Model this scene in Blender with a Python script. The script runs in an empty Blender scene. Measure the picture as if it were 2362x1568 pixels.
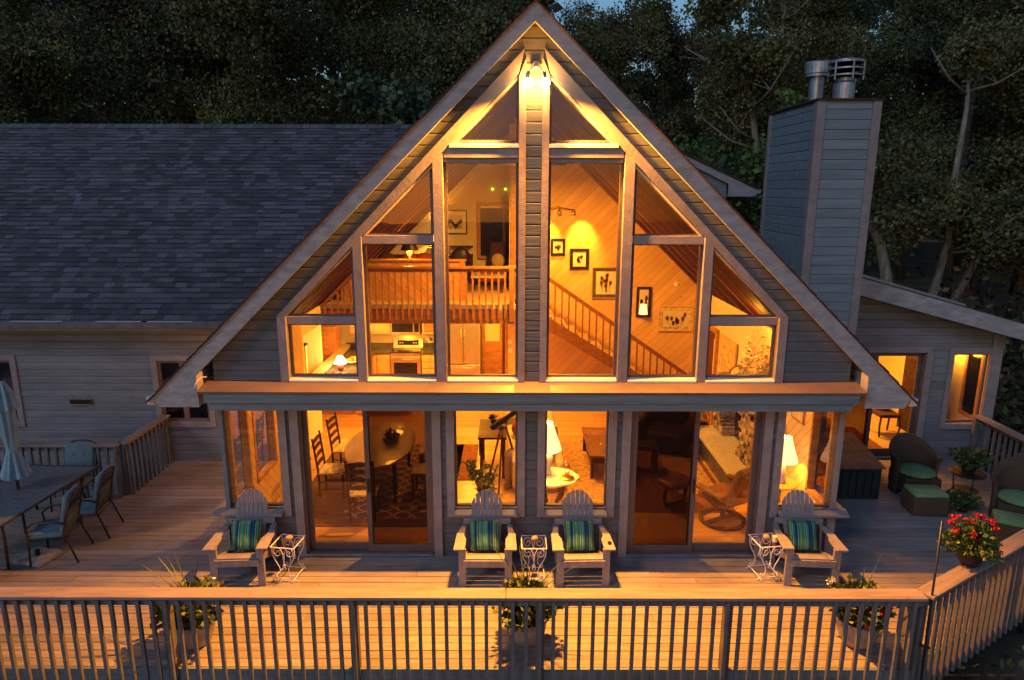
import bpy, math, random
from mathutils import Vector, Matrix
random.seed(7)
rad = math.radians
S = bpy.context.scene
COL = S.collection
# ---------------------------------------------------------------- camera
F_PX, PITCH, ROLL = 2012 * .7755, rad(12.6), rad(0.12)
CAM = (-.27, -8.83, 5.15)
cd = bpy.data.cameras.new('camera'); cam = bpy.data.objects.new('camera', cd); COL.objects.link(cam)
cd.sensor_width = 36; cd.lens = 36 * 2012 / 3046; cd.clip_end = 800
cam.location = CAM
cam.rotation_euler = (Matrix.Rotation(rad(90) - PITCH, 3, 'X') @ Matrix.Rotation(ROLL, 3, 'Z')).to_euler()
S.camera = cam
def U(px, py, X=None, Y=None, Z=None):
    """point of the place seen at a spot of the picture, on the plane given by its true X, Y or Z"""
    a, b = (px - 1181) / F_PX, -(py - 784) / F_PX
    a, b = a * math.cos(ROLL) - b * math.sin(ROLL), a * math.sin(ROLL) + b * math.cos(ROLL)
    d = (a, math.cos(PITCH) + b * math.sin(PITCH), -math.sin(PITCH) + b * math.cos(PITCH))
    t = (X - CAM[0]) / d[0] if X is not None else (Y - CAM[1]) / d[1] if Y is not None else (Z - CAM[2]) / d[2]
    return Vector((CAM[0] + t * d[0], CAM[1] + t * d[1], CAM[2] + t * d[2]))
# ---------------------------------------------------------------- world, dusk light, exposure
S.view_settings.view_transform = 'Standard'; S.view_settings.look = 'None'
S.view_settings.exposure = 0; S.view_settings.gamma = 1
W = bpy.data.worlds.new('World'); S.world = W; W.use_nodes = True
wn = W.node_tree.nodes; bg = wn['Background']
sky = wn.new('ShaderNodeTexSky'); sky.sky_type = 'NISHITA'; sky.sun_disc = False
SUN_EL, SUN_ROT = rad(7), rad(194)
sky.sun_elevation = SUN_EL; sky.sun_rotation = SUN_ROT; sky.air_density = 1.6; sky.ozone_density = 4; sky.dust_density = .6
tn_ = wn.new('ShaderNodeMix'); tn_.data_type = 'RGBA'; tn_.blend_type = 'MULTIPLY'; tn_.inputs[0].default_value = 1; tn_.inputs[7].default_value = (.90, .95, 1.22, 1)
W.node_tree.links.new(sky.outputs[0], tn_.inputs[6]); W.node_tree.links.new(tn_.outputs[2], bg.inputs[0]); bg.inputs[1].default_value = 0.148
sl = bpy.data.lights.new('dusk_sun', 'SUN'); sl.energy = .62; sl.angle = rad(16); sl.color = (.75, .82, 1)
so = bpy.data.objects.new('dusk_sun', sl); COL.objects.link(so)
so.rotation_euler = (rad(55), 0, rad(-46))
try:
    S.cycles.use_denoising = True; S.cycles.max_bounces = 8; S.cycles.transparent_max_bounces = 16
    S.cycles.sample_clamp_indirect = 4; S.cycles.caustics_reflective = False; S.cycles.caustics_refractive = False
except Exception: pass
WARM = (1, .345, .03); WARM2 = (1, .395, .03)
def light(kind, loc, energy, color=WARM2, size=.08, rot=None, parent=None, spot=None, blend=.5, name='lamp_or_added_light'):
    l = bpy.data.lights.new(name, kind); l.energy = energy; l.color = color
    if kind == 'AREA': l.size = size
    else: l.shadow_soft_size = size
    if spot: l.spot_size = rad(spot); l.spot_blend = blend
    o = bpy.data.objects.new(name, l); COL.objects.link(o); o.location = loc
    if rot: o.rotation_euler = [rad(a) for a in rot]
    if parent: o.parent = parent
    return o
# ---------------------------------------------------------------- materials
M = {}
def nt(m): return m.node_tree.nodes, m.node_tree.links
def mat(name, col, rough=.6, var=.12, scale=6, stretch=(1, 1, 1), bump=.15, metal=0, col2=None, spec=.4, bscale=None, coat=0, stain=.0):
    m = bpy.data.materials.new(name); m.use_nodes = True; N, L = nt(m); b = N['Principled BSDF']
    tc = N.new('ShaderNodeTexCoord'); mp = N.new('ShaderNodeMapping'); mp.inputs['Scale'].default_value = stretch
    L.new(tc.outputs['Object'], mp.inputs[0])
    n = N.new('ShaderNodeTexNoise'); n.inputs['Scale'].default_value = scale; n.inputs['Detail'].default_value = 6; n.inputs['Roughness'].default_value = .65
    L.new(mp.outputs[0], n.inputs['Vector'])
    r = N.new('ShaderNodeValToRGB'); c2 = col2 or tuple(c * (1 - 2 * var) for c in col)
    r.color_ramp.elements[0].position = .3; r.color_ramp.elements[1].position = .68
    r.color_ramp.elements[0].color = (*c2, 1); r.color_ramp.elements[1].color = (*[min(1, c * (1 + var)) for c in col], 1)
    L.new(n.outputs['Fac'], r.inputs[0])
    at = N.new('ShaderNodeAttribute'); at.attribute_name = 'tint'
    mx = N.new('ShaderNodeMix'); mx.data_type = 'RGBA'; mx.blend_type = 'MULTIPLY'; mx.inputs[0].default_value = 1
    sn_ = N.new('ShaderNodeTexNoise'); sn_.inputs['Scale'].default_value = .9; sn_.inputs['Detail'].default_value = 5; sn_.inputs['Roughness'].default_value = .7; L.new(tc.outputs['Object'], sn_.inputs['Vector'])
    sm_ = N.new('ShaderNodeMapRange'); sm_.inputs[1].default_value = .3; sm_.inputs[2].default_value = .62; sm_.inputs[3].default_value = 1 - stain; sm_.inputs[4].default_value = 1.06; L.new(sn_.outputs['Fac'], sm_.inputs[0])
    vs_ = N.new('ShaderNodeVectorMath'); vs_.operation = 'SCALE'; L.new(r.outputs[0], vs_.inputs[0]); L.new(sm_.outputs[0], vs_.inputs['Scale'])
    L.new(vs_.outputs[0], mx.inputs[6]); L.new(at.outputs['Color'], mx.inputs[7]); L.new(mx.outputs[2], b.inputs['Base Color'])
    b.inputs['Roughness'].default_value = rough; b.inputs['Metallic'].default_value = metal
    b.inputs['Specular IOR Level'].default_value = spec; b.inputs['Coat Weight'].default_value = coat
    if bump:
        n2 = N.new('ShaderNodeTexNoise'); n2.inputs['Scale'].default_value = bscale or scale * 5; n2.inputs['Detail'].default_value = 4
        L.new(mp.outputs[0], n2.inputs['Vector'])
        bp = N.new('ShaderNodeBump'); bp.inputs['Strength'].default_value = bump; bp.inputs['Distance'].default_value = .01
        L.new(n2.outputs['Fac'], bp.inputs['Height']); L.new(bp.outputs[0], b.inputs['Normal'])
    M[name] = m; return m
def planks(name, col, dirv, width, groove=.05, gcol=(.02, .01, .005), var=.25, rough=.45, along=(1, 1, 1), spec=.4):
    """boards side by side: dirv points across the boards"""
    m = bpy.data.materials.new(name); m.use_nodes = True; N, L = nt(m); b = N['Principled BSDF']
    tc = N.new('ShaderNodeTexCoord'); d = N.new('ShaderNodeVectorMath'); d.operation = 'DOT_PRODUCT'
    v = Vector(dirv).normalized() / width; d.inputs[1].default_value = v; L.new(tc.outputs['Object'], d.inputs[0])
    fl = N.new('ShaderNodeMath'); fl.operation = 'FLOOR'; L.new(d.outputs['Value'], fl.inputs[0])
    fr = N.new('ShaderNodeMath'); fr.operation = 'FRACT'; L.new(d.outputs['Value'], fr.inputs[0])
    wn_ = N.new('ShaderNodeTexWhiteNoise'); wn_.noise_dimensions = '1D'; L.new(fl.outputs[0], wn_.inputs['W'])
    lt = N.new('ShaderNodeMath'); lt.operation = 'LESS_THAN'; lt.inputs[1].default_value = groove; L.new(fr.outputs[0], lt.inputs[0])
    mp = N.new('ShaderNodeMapping'); mp.inputs['Scale'].default_value = along; L.new(tc.outputs['Object'], mp.inputs[0])
    n = N.new('ShaderNodeTexNoise'); n.inputs['Scale'].default_value = 4; n.inputs['Detail'].default_value = 7; L.new(mp.outputs[0], n.inputs['Vector'])
    ad = N.new('ShaderNodeMath'); ad.operation = 'ADD'; L.new(wn_.outputs['Value'], ad.inputs[0]); L.new(n.outputs['Fac'], ad.inputs[1])
    r = N.new('ShaderNodeValToRGB'); r.color_ramp.elements[0].position = .35; r.color_ramp.elements[1].position = 1.0
    a2 = N.new('ShaderNodeMath'); a2.operation = 'MULTIPLY'; a2.inputs[1].default_value = .6; L.new(ad.outputs[0], a2.inputs[0]); L.new(a2.outputs[0], r.inputs[0])
    r.color_ramp.elements[0].color = (*[c * (1 - var) for c in col], 1); r.color_ramp.elements[1].color = (*[min(1, c * (1 + var)) for c in col], 1)
    kn = N.new('ShaderNodeTexVoronoi'); kn.inputs['Scale'].default_value = 2.3; L.new(tc.outputs['Object'], kn.inputs['Vector'])
    kl = N.new('ShaderNodeMath'); kl.operation = 'LESS_THAN'; kl.inputs[1].default_value = .045; L.new(kn.outputs['Distance'], kl.inputs[0])
    mx = N.new('ShaderNodeMix'); mx.data_type = 'RGBA'; L.new(kl.outputs[0], mx.inputs[0]); L.new(r.outputs[0], mx.inputs[6]); mx.inputs[7].default_value = (*[c * .35 for c in col], 1)
    m2 = N.new('ShaderNodeMix'); m2.data_type = 'RGBA'; L.new(lt.outputs[0], m2.inputs[0]); L.new(mx.outputs[2], m2.inputs[6]); m2.inputs[7].default_value = (*gcol, 1)
    L.new(m2.outputs[2], b.inputs['Base Color']); b.inputs['Roughness'].default_value = rough; b.inputs['Specular IOR Level'].default_value = spec
    iv = N.new('ShaderNodeMath'); iv.operation = 'SUBTRACT'; iv.inputs[0].default_value = 1; L.new(lt.outputs[0], iv.inputs[1])
    bp = N.new('ShaderNodeBump'); bp.inputs['Strength'].default_value = .5; bp.inputs['Distance'].default_value = .01; L.new(iv.outputs[0], bp.inputs['Height']); L.new(bp.outputs[0], b.inputs['Normal'])
    M[name] = m; return m
def emit(name, col, strength, base=None):
    m = bpy.data.materials.new(name); m.use_nodes = True; N, L = nt(m); b = N['Principled BSDF']
    b.inputs['Base Color'].default_value = (*(base or col), 1); b.inputs['Emission Color'].default_value = (*col, 1)
    b.inputs['Emission Strength'].default_value = strength; M[name] = m; return m
def glassy(name, tint=(1, 1, 1), ior=1.45, rough=0.0, extra=None):
    m = bpy.data.materials.new(name); m.use_nodes = True; N, L = nt(m); N.remove(N['Principled BSDF']); out = N['Material Output']
    t = N.new('ShaderNodeBsdfTransparent'); t.inputs[0].default_value = (*tint, 1)
    g = N.new('ShaderNodeBsdfGlossy'); gn = N.new('ShaderNodeTexNoise'); gn.inputs['Scale'].default_value = 1.1; gb = N.new('ShaderNodeBump'); gb.inputs['Strength'].default_value = .12; gb.inputs['Distance'].default_value = .02; L.new(gn.outputs['Fac'], gb.inputs['Height']); L.new(gb.outputs[0], g.inputs['Normal'])
    g.inputs['Roughness'].default_value = rough; g.inputs[0].default_value = (1, .74, .92, 1)
    lw = N.new('ShaderNodeLayerWeight'); lw.inputs[0].default_value = .5; pw_ = N.new('ShaderNodeMath'); pw_.operation = 'POWER'; pw_.inputs[1].default_value = 4.5; L.new(lw.outputs['Facing'], pw_.inputs[0])
    f = N.new('ShaderNodeMath'); f.operation = 'MULTIPLY_ADD'; f.inputs[1].default_value = .85; f.inputs[2].default_value = .085 * (ior - 1) / .45 if ior > 1.1 else .01; L.new(pw_.outputs[0], f.inputs[0])
    x = N.new('ShaderNodeMixShader'); L.new(f.outputs[0], x.inputs[0]); L.new(t.outputs[0], x.inputs[1]); L.new(g.outputs[0], x.inputs[2])
    last = x.outputs[0]
    if extra:
        df = N.new('ShaderNodeBsdfDiffuse'); df.inputs[0].default_value = (*extra[1], 1)
        y = N.new('ShaderNodeMixShader'); y.inputs[0].default_value = extra[0]; L.new(last, y.inputs[1]); L.new(df.outputs[0], y.inputs[2]); last = y.outputs[0]
    L.new(last, out.inputs[0]); M[name] = m; return m
H = (6, .6, .6)   # boards lying along X seen as long grain is stretched the other way
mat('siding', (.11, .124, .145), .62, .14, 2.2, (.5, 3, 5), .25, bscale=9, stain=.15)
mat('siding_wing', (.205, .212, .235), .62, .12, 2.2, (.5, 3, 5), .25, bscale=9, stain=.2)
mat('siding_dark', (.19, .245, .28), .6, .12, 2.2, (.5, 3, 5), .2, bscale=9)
mat('trim', (.26, .225, .225), .6, .12, 3, (2, 2, 2), .2)
mat('fascia', (.33, .325, .345), .6, .16, 3, (1.5, 1.5, 4), .3)
mat('sill_white', (.62, .56, .56), .5, .06, 3)
mat('frame_brown', (.115, .085, .085), .45, .1, 5)
mat('flashing', (.135, .10, .095), .4, .08, 2)
mat('beam_paint', (.145, .195, .235), .6, .15, 2.5, (.5, 3, 8), .3)
mat('deck', (.275, .245, .23), .62, .17, 4.5, (.35, 5, 5), .5, bscale=14, stain=.2)
mat('rail_paint', (.125, .12, .128), .6, .18, 4, (2, 2, 1), .3)
mat('cap_wood', (.25, .20, .18), .6, .18, 4, (.4, 4, 4), .35)
mat('shingle', (.122, .118, .132), .9, .3, 40, (1, 1, 1), .9, bscale=140, stain=.25)
mat('shingle_edge', (.05, .022, .022), .8, .2, 20)
mat('chair_wood', (.26, .235, .24), .55, .12, 5, (3, 3, 1), .2)
mat('white_metal', (.72, .68, .68), .4, .05, 20, bump=.05)
mat('galv', (.36, .38, .42), .38, .15, 6, metal=.75)
mat('black_metal', (.012, .012, .013), .4, .1, 10)
mat('dark_bronze', (.045, .03, .027), .45, .15, 8, metal=.3)
mat('cushion_blue', (.13, .19, .21), .9, .1, 12, bump=.3, bscale=90)
mat('umbrella_cloth', (.24, .38, .46), .9, .12, 6, bump=.2)
mat('cushion_green', (.19, .30, .13), .9, .12, 10, bump=.3, bscale=90)
mat('wicker', (.12, .07, .04), .8, .4, 60, (1, 1, 2.5), .9, bscale=120)
mat('table_top_metal', (.13, .15, .16), .5, .25, 14, bump=.4)
mat('box_wood', (.23, .14, .10), .6, .25, 4, (4, .6, 1), .3)
mat('sign_edge', (.4, .3, .25), .5, .1, 9)
mat('box_side', (.018, .026, .034), .5, .2, 5)
mat('pot_stone', (.33, .30, .29), .8, .2, 14, bump=.4)
mat('pot_dark', (.035, .022, .018), .6, .2, 10)
mat('leaf', (.055, .085, .018), .6, .45, 3, col2=(.02, .045, .01))
mat('leaf_yellow', (.16, .17, .025), .6, .4, 3)
mat('blade', (.045, .07, .02), .5, .35, 4)
mat('flower_red', (.42, .015, .012), .6, .1, 20)
mat('flower_white', (.75, .68, .62), .7, .1, 20)
mat('bark', (.085, .07, .055), .9, .4, 5, (3, 3, .5), .8, bscale=18)
mat('bark_pale', (.24, .215, .17), .9, .35, 5, (3, 3, .5), .8, bscale=18)
for nm, c in (('crown_a', (.072, .098, .034)), ('crown_b', (.10, .102, .036)), ('crown_c', (.045, .078, .038)), ('crown_d', (.115, .075, .038))):
    mat(nm, c, .7, .4, .9, bump=0, col2=tuple(x * .45 for x in c))
mat('ground', (.11, .08, .05), .95, .45, .8, col2=(.035, .035, .018), bump=.8, bscale=8)
mat('undergrowth', (.045, .06, .02), .8, .5, 2, bump=0)
planks('wall_planks', (.68, .40, .17), (1, 0, -1), .155, .035, (.22, .10, .03), .11, .4, (2, 2, 2))
planks('half_wall_planks', (.55, .30, .13), (1, 0, 1), .11, .05, (.16, .07, .02), .16, .4)
planks('side_planks', (.62, .40, .24), (0, 1, 1), .14, .05, (.12, .05, .02), .14, .4)
planks('pale_planks', (.80, .62, .40), (0, 1, 1), .14, .05, (.2, .09, .03), .08, .4)
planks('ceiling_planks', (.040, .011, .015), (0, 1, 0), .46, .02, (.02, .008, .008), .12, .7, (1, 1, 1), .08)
mat('ceiling_strip', (.26, .10, .06), .6, .1, 6, spec=.15)
planks('floor_planks', (.48, .25, .09), (0, 1, 0), .09, .03, (.12, .05, .02), .22, .28, (.4, 3, 1), .5)
mat('drywall', (.74, .62, .42), .8, .03, 3)
mat('drywall_white', (.80, .74, .60), .7, .03, 3)
mat('oak', (.44, .20, .065), .42, .2, 4, (1, 1, 3), .1)
mat('oak_light', (.66, .43, .20), .42, .15, 4, (1, 1, 3), .1)
mat('door_red', (.09, .02, .014), .4, .2, 4, (3, 3, .6))
mat('dark_wood', (.045, .02, .010), .5, .3, 5, (1, 1, 3), spec=.15)
mat('oak_dark', (.20, .075, .022), .45, .2, 4, (1, 1, 3), .1)
mat('table_wood', (.17, .075, .03), .3, .25, 3, (3, .6, 1), coat=.15)
mat('brass', (.55, .33, .10), .28, .08, 6, metal=.9)
mat('steel', (.60, .55, .48), .32, .06, 4, metal=.9)
mat('black_gloss', (.012, .010, .010), .12, .1, 4)
mat('granite', (.09, .085, .07), .25, .4, 40)
mat('counter_pale', (.50, .44, .32), .3, .2, 30)
mat('white_enamel', (.70, .67, .58), .35, .04, 5)
mat('leather', (.17, .065, .02), .32, .3, 9, coat=.3)
mat('leather_dark', (.03, .016, .012), .4, .3, 9)
mat('cloth_cream', (.40, .30, .19), .9, .08, 20)
mat('cloth_red', (.22, .03, .02), .9, .2, 20)
mat('cloth_dark', (.05, .02, .03), .9, .2, 20)
mat('rug_red', (.16, .045, .02), .95, .45, 9, bump=.5, col2=(.05, .02, .012))
mat('rug_tan', (.36, .20, .09), .95, .5, 13, bump=.6, col2=(.14, .07, .03))
mat('carpet', (.42, .30, .17), .95, .12, 14, bump=.4)
mat('stone_a', (.30, .22, .14), .85, .5, 7, bump=.9, bscale=30)
mat('paper', (.62, .52, .36), .8, .05, 8)
mat('ink', (.06, .05, .035), .8, .4, 30)
mat('plum', (.16, .035, .03), .8, .4, 18)
mat('black_frame', (.018, .010, .008), .35, .1, 8)
mat('straw', (.62, .48, .22), .8, .35, 10)
mat('shell', (.42, .29, .18), .6, .35, 16, bump=.5)
mat('wax', (.8, .66, .4), .5, .03, 5)
mat('book_red', (.30, .05, .03), .6, .3, 20)
mat('fruit', (.62, .42, .04), .4, .2, 6)
mat('red_black_sign', (.03, .008, .006), .5, .3, 20)
mat('night_glass', (.012, .014, .02), .08, .2, 2)
mat('door_glass_frame', (.16, .11, .10), .45, .1, 5)
glassy('glass'); glassy('glass_clear', (1, 1, 1), 1.3)
glassy('screen', (.15, .115, .09), 1.05, .5, (.18, (.025, .02, .022)))
emit('bulb', (1, .62, .25), 60); emit('shade', (1, .70, .32), 1.5, (.8, .7, .5)); emit('added_downlight', (1, .68, .28), 14)
emit('flame', (1, .5, .12), 20); emit('led_green', (.45, 1, .05), 6)
def stripes():
    m = bpy.data.materials.new('pillow_stripes'); m.use_nodes = True; N, L = nt(m); b = N['Principled BSDF']
    tc = N.new('ShaderNodeTexCoord'); sp = N.new('ShaderNodeSeparateXYZ'); L.new(tc.outputs['Object'], sp.inputs[0])
    mr = N.new('ShaderNodeMapRange'); mr.inputs[1].default_value = -.21; mr.inputs[2].default_value = .21; L.new(sp.outputs['X'], mr.inputs[0])
    r = N.new('ShaderNodeValToRGB'); r.color_ramp.interpolation = 'CONSTANT'
    G, B, A, Y, W_ = (.02, .17, .10), (.008, .03, .10), (.16, .46, .36), (.33, .33, .05), (.03, .24, .16)
    seq = [(0, G), (.07, Y), (.09, W_), (.13, A), (.15, G), (.2, B), (.28, A), (.3, G), (.36, Y), (.38, W_), (.46, G), (.5, Y), (.52, G), (.56, A), (.58, W_), (.64, B), (.72, G), (.74, B), (.80, A), (.82, G), (.86, Y), (.88, G), (.93, A), (.95, G)]
    e = r.color_ramp.elements
    while len(e) < len(seq): e.new(.5)
    for i, (p, c) in enumerate(seq): e[i].position = p; e[i].color = (*c, 1)
    L.new(mr.outputs[0], r.inputs[0]); L.new(r.outputs[0], b.inputs['Base Color']); b.inputs['Roughness'].default_value = .9
    n = N.new('ShaderNodeTexNoise'); n.inputs['Scale'].default_value = 160; L.new(tc.outputs['Object'], n.inputs['Vector'])
    bp = N.new('ShaderNodeBump'); bp.inputs['Strength'].default_value = .3; L.new(n.outputs['Fac'], bp.inputs['Height']); L.new(bp.outputs[0], b.inputs['Normal'])
    M['pillow_stripes'] = m
stripes()
def rings():
    m = bpy.data.materials.new('rug_rings'); m.use_nodes = True; N, L = nt(m); b = N['Principled BSDF']
    tc = N.new('ShaderNodeTexCoord'); vf = N.new('ShaderNodeVectorMath'); vf.operation = 'MULTIPLY'; vf.inputs[1].default_value = (3.2, 3.8, 0); L.new(tc.outputs['Object'], vf.inputs[0])
    fr = N.new('ShaderNodeVectorMath'); fr.operation = 'FRACTION'; L.new(vf.outputs[0], fr.inputs[0])
    sb = N.new('ShaderNodeVectorMath'); sb.operation = 'SUBTRACT'; sb.inputs[1].default_value = (.5, .5, 0); L.new(fr.outputs[0], sb.inputs[0])
    ln = N.new('ShaderNodeVectorMath'); ln.operation = 'LENGTH'; L.new(sb.outputs[0], ln.inputs[0])
    cp = N.new('ShaderNodeMath'); cp.operation = 'COMPARE'; cp.inputs[1].default_value = .43; cp.inputs[2].default_value = .06; L.new(ln.outputs['Value'], cp.inputs[0])
    sp = N.new('ShaderNodeSeparateXYZ'); L.new(tc.outputs['Object'], sp.inputs[0])
    g1 = N.new('ShaderNodeMath'); g1.operation = 'GREATER_THAN'; g1.inputs[1].default_value = 1.08; L.new(sp.outputs['Y'], g1.inputs[0])
    g2 = N.new('ShaderNodeMath'); g2.operation = 'GREATER_THAN'; g2.inputs[1].default_value = -3.0; L.new(sp.outputs['X'], g2.inputs[0])
    mu = N.new('ShaderNodeMath'); mu.operation = 'MULTIPLY'; L.new(g1.outputs[0], mu.inputs[0]); L.new(g2.outputs[0], mu.inputs[1])
    m3 = N.new('ShaderNodeMath'); m3.operation = 'MULTIPLY'; L.new(mu.outputs[0], m3.inputs[0]); L.new(cp.outputs[0], m3.inputs[1])
    mx = N.new('ShaderNodeMix'); mx.data_type = 'RGBA'; L.new(m3.outputs[0], mx.inputs[0]); mx.inputs[6].default_value = (.085, .035, .016, 1); mx.inputs[7].default_value = (.42, .30, .16, 1)
    L.new(mx.outputs[2], b.inputs['Base Color']); b.inputs['Roughness'].default_value = .95; M['rug_rings'] = m
rings()
# ---------------------------------------------------------------- mesh builder
class MB:
    def __init__(s): s.v = []; s.f = []; s.mi = []; s.t = []; s.cur = 0; s.tint = 1.0
    def face(s, pts, m=None):
        n = len(s.v); s.v += [tuple(p) for p in pts]; s.f.append(tuple(range(n, n + len(pts)))); s.mi.append(s.cur if m is None else m); s.t.append(s.tint); return s
    def addv(s, pts, faces):
        n = len(s.v); s.v += [tuple(p) for p in pts]
        for f in faces: s.f.append(tuple(n + i for i in f)); s.mi.append(s.cur); s.t.append(s.tint)
        return s
    def box(s, x0, x1, y0, y1, z0, z1, mt=None):
        p = [Vector((x, y, z)) for z in (z0, z1) for y in (y0, y1) for x in (x0, x1)]
        if mt is not None: p = [mt @ q for q in p]
        return s.addv(p, [(0, 2, 3, 1), (4, 5, 7, 6), (0, 1, 5, 4), (2, 6, 7, 3), (0, 4, 6, 2), (1, 3, 7, 5)])
    def beam(s, a, b, w, h, up=(0, 0, 1)):
        a, b = Vector(a), Vector(b); d = (b - a); L = d.length; d.normalize(); u = Vector(up)
        if abs(d.dot(u)) > .98: u = Vector((0, 1, 0))
        x = d.cross(u).normalized(); z = x.cross(d).normalized()
        mt = Matrix((x, d, z)).transposed().to_4x4(); mt.translation = a
        return s.box(-w / 2, w / 2, 0, L, -h / 2, h / 2, mt)
    def prism(s, poly, f, a, b):
        """poly of (u,v); f(u,v,w)->point; extruded w from a to b"""
        n = len(poly); pts = [f(u, v, a) for u, v in poly] + [f(u, v, b) for u, v in poly]
        fs = [tuple(range(n - 1, -1, -1)), tuple(range(n, 2 * n))] + [(i, (i + 1) % n, n + (i + 1) % n, n + i) for i in range(n)]
        return s.addv(pts, fs)
    def tube(s, pts, r, n=8, cap=True):
        pts = [Vector(p) for p in pts]; rr = r if isinstance(r, (list, tuple)) else [r] * len(pts); vs = []; fs = []
        up = Vector((0, 0, 1)); px = None
        for i, p in enumerate(pts):
            d = (pts[min(i + 1, len(pts) - 1)] - pts[max(i - 1, 0)]).normalized()
            if px is None:
                px = d.cross(up if abs(d.z) < .95 else Vector((1, 0, 0))).normalized()
            else:
                px = (px - d * px.dot(d)); px = px.normalized() if px.length > 1e-6 else d.orthogonal().normalized()
            q = d.cross(px)
            for k in range(n):
                a = 2 * math.pi * k / n; vs.append(p + (px * math.cos(a) + q * math.sin(a)) * rr[i])
        for i in range(len(pts) - 1):
            for k in range(n): fs.append((i * n + k, i * n + (k + 1) % n, (i + 1) * n + (k + 1) % n, (i + 1) * n + k))
        if cap: fs += [tuple(range(n - 1, -1, -1)), tuple((len(pts) - 1) * n + k for k in range(n))]
        return s.addv(vs, fs)
    def lathe(s, prof, c=(0, 0, 0), n=20, sx=1, sy=1, lobes=0, amp=0):
        vs = []; fs = []; c = Vector(c)
        for (r, z) in prof:
            for k in range(n):
                a = 2 * math.pi * k / n; q = r * (1 + amp * math.cos(lobes * a)); vs.append(c + Vector((q * sx * math.cos(a), q * sy * math.sin(a), z)))
        for i in range(len(prof) - 1):
            for k in range(n): fs.append((i * n + k, i * n + (k + 1) % n, (i + 1) * n + (k + 1) % n, (i + 1) * n + k))
        fs += [tuple(range(n - 1, -1, -1)), tuple((len(prof) - 1) * n + k for k in range(n))]
        return s.addv(vs, fs)
    def ball(s, c, rx, ry, rz, n=10, m=6, jit=0):
        prof = []
        for i in range(m + 1):
            a = -math.pi / 2 + math.pi * i / m; prof.append((max(.001, math.cos(a)), math.sin(a)))
        b = MB(); b.lathe(prof, (0, 0, 0), n)
        return s.addv([Vector(c) + Vector((v[0] * rx, v[1] * ry, v[2] * rz)) * (1 + random.uniform(-jit, jit)) for v in b.v], b.f)
    def leaf(s, p, size, d=None, wid=.45):
        d = d or Vector((random.gauss(0, 1), random.gauss(0, 1), random.gauss(.1, 1))).normalized()
        x = d.orthogonal().normalized(); x.rotate(Matrix.Rotation(random.uniform(0, 6.28), 3, d)); p = Vector(p)
        w = size * wid; return s.addv([p, p + d * size * .5 + x * w, p + d * size, p + d * size * .5 - x * w], [(0, 1, 2, 3)])
    def xform(s, mt): s.v = [tuple(mt @ Vector(v)) for v in s.v]; return s
    def merge(s, o, mt=None):
        n = len(s.v); s.v += [tuple(mt @ Vector(v)) if mt is not None else v for v in o.v]
        s.f += [tuple(n + i for i in f) for f in o.f]; s.mi += o.mi; s.t += o.t; return s
    def build(s, name, mats, parent=None, smooth=False, bevel=0, loc=None, rz=0):
        me = bpy.data.meshes.new(name); me.from_pydata(s.v, [], s.f)
        mats = mats if isinstance(mats, (list, tuple)) else [mats]
        for m_ in mats: me.materials.append(M[m_])
        me.polygons.foreach_set('material_index', s.mi)
        ca = me.color_attributes.new('tint', 'FLOAT_COLOR', 'CORNER'); cols = []
        for p, t in zip(me.polygons, s.t):
            t3 = (t, t, t) if not isinstance(t, tuple) else t
            cols += [t3[0], t3[1], t3[2], 1] * p.loop_total
        ca.data.foreach_set('color', cols)
        if smooth: me.polygons.foreach_set('use_smooth', [True] * len(me.polygons))
        me.update()
        o = bpy.data.objects.new(name, me); COL.objects.link(o)
        if parent is not None: o.parent = parent
        if loc is not None: o.location = loc
        o.rotation_euler.z = rz
        if bevel:
            bv = o.modifiers.new('bevel', 'BEVEL'); bv.width = bevel; bv.segments = 2; bv.limit_method = 'ANGLE'
        return o
def tag(o, label, cat, group=None):
    o['label'] = label; o['category'] = cat
    if group: o['group'] = group
    return o
def thing(name, label, cat, loc=(0, 0, 0), rz=0, group=None):
    o = bpy.data.objects.new(name, None); COL.objects.link(o); o.location = loc; o.rotation_euler.z = rz
    o.empty_display_size = .1; return tag(o, label, cat, group)
def struct(o): o['kind'] = 'structure'; return o
def copy_tree(o, parent=None):
    c = o.copy(); COL.objects.link(c)
    if parent is not None: c.parent = parent
    for ch in [q for q in bpy.data.objects if q.parent == o]: copy_tree(ch, c)
    return c
def again(src, label, loc, rz=0):
    c = copy_tree(src); c['label'] = label; c.location = loc; c.rotation_euler.z = rz; return c
def B(*a): return MB().box(*a)
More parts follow.
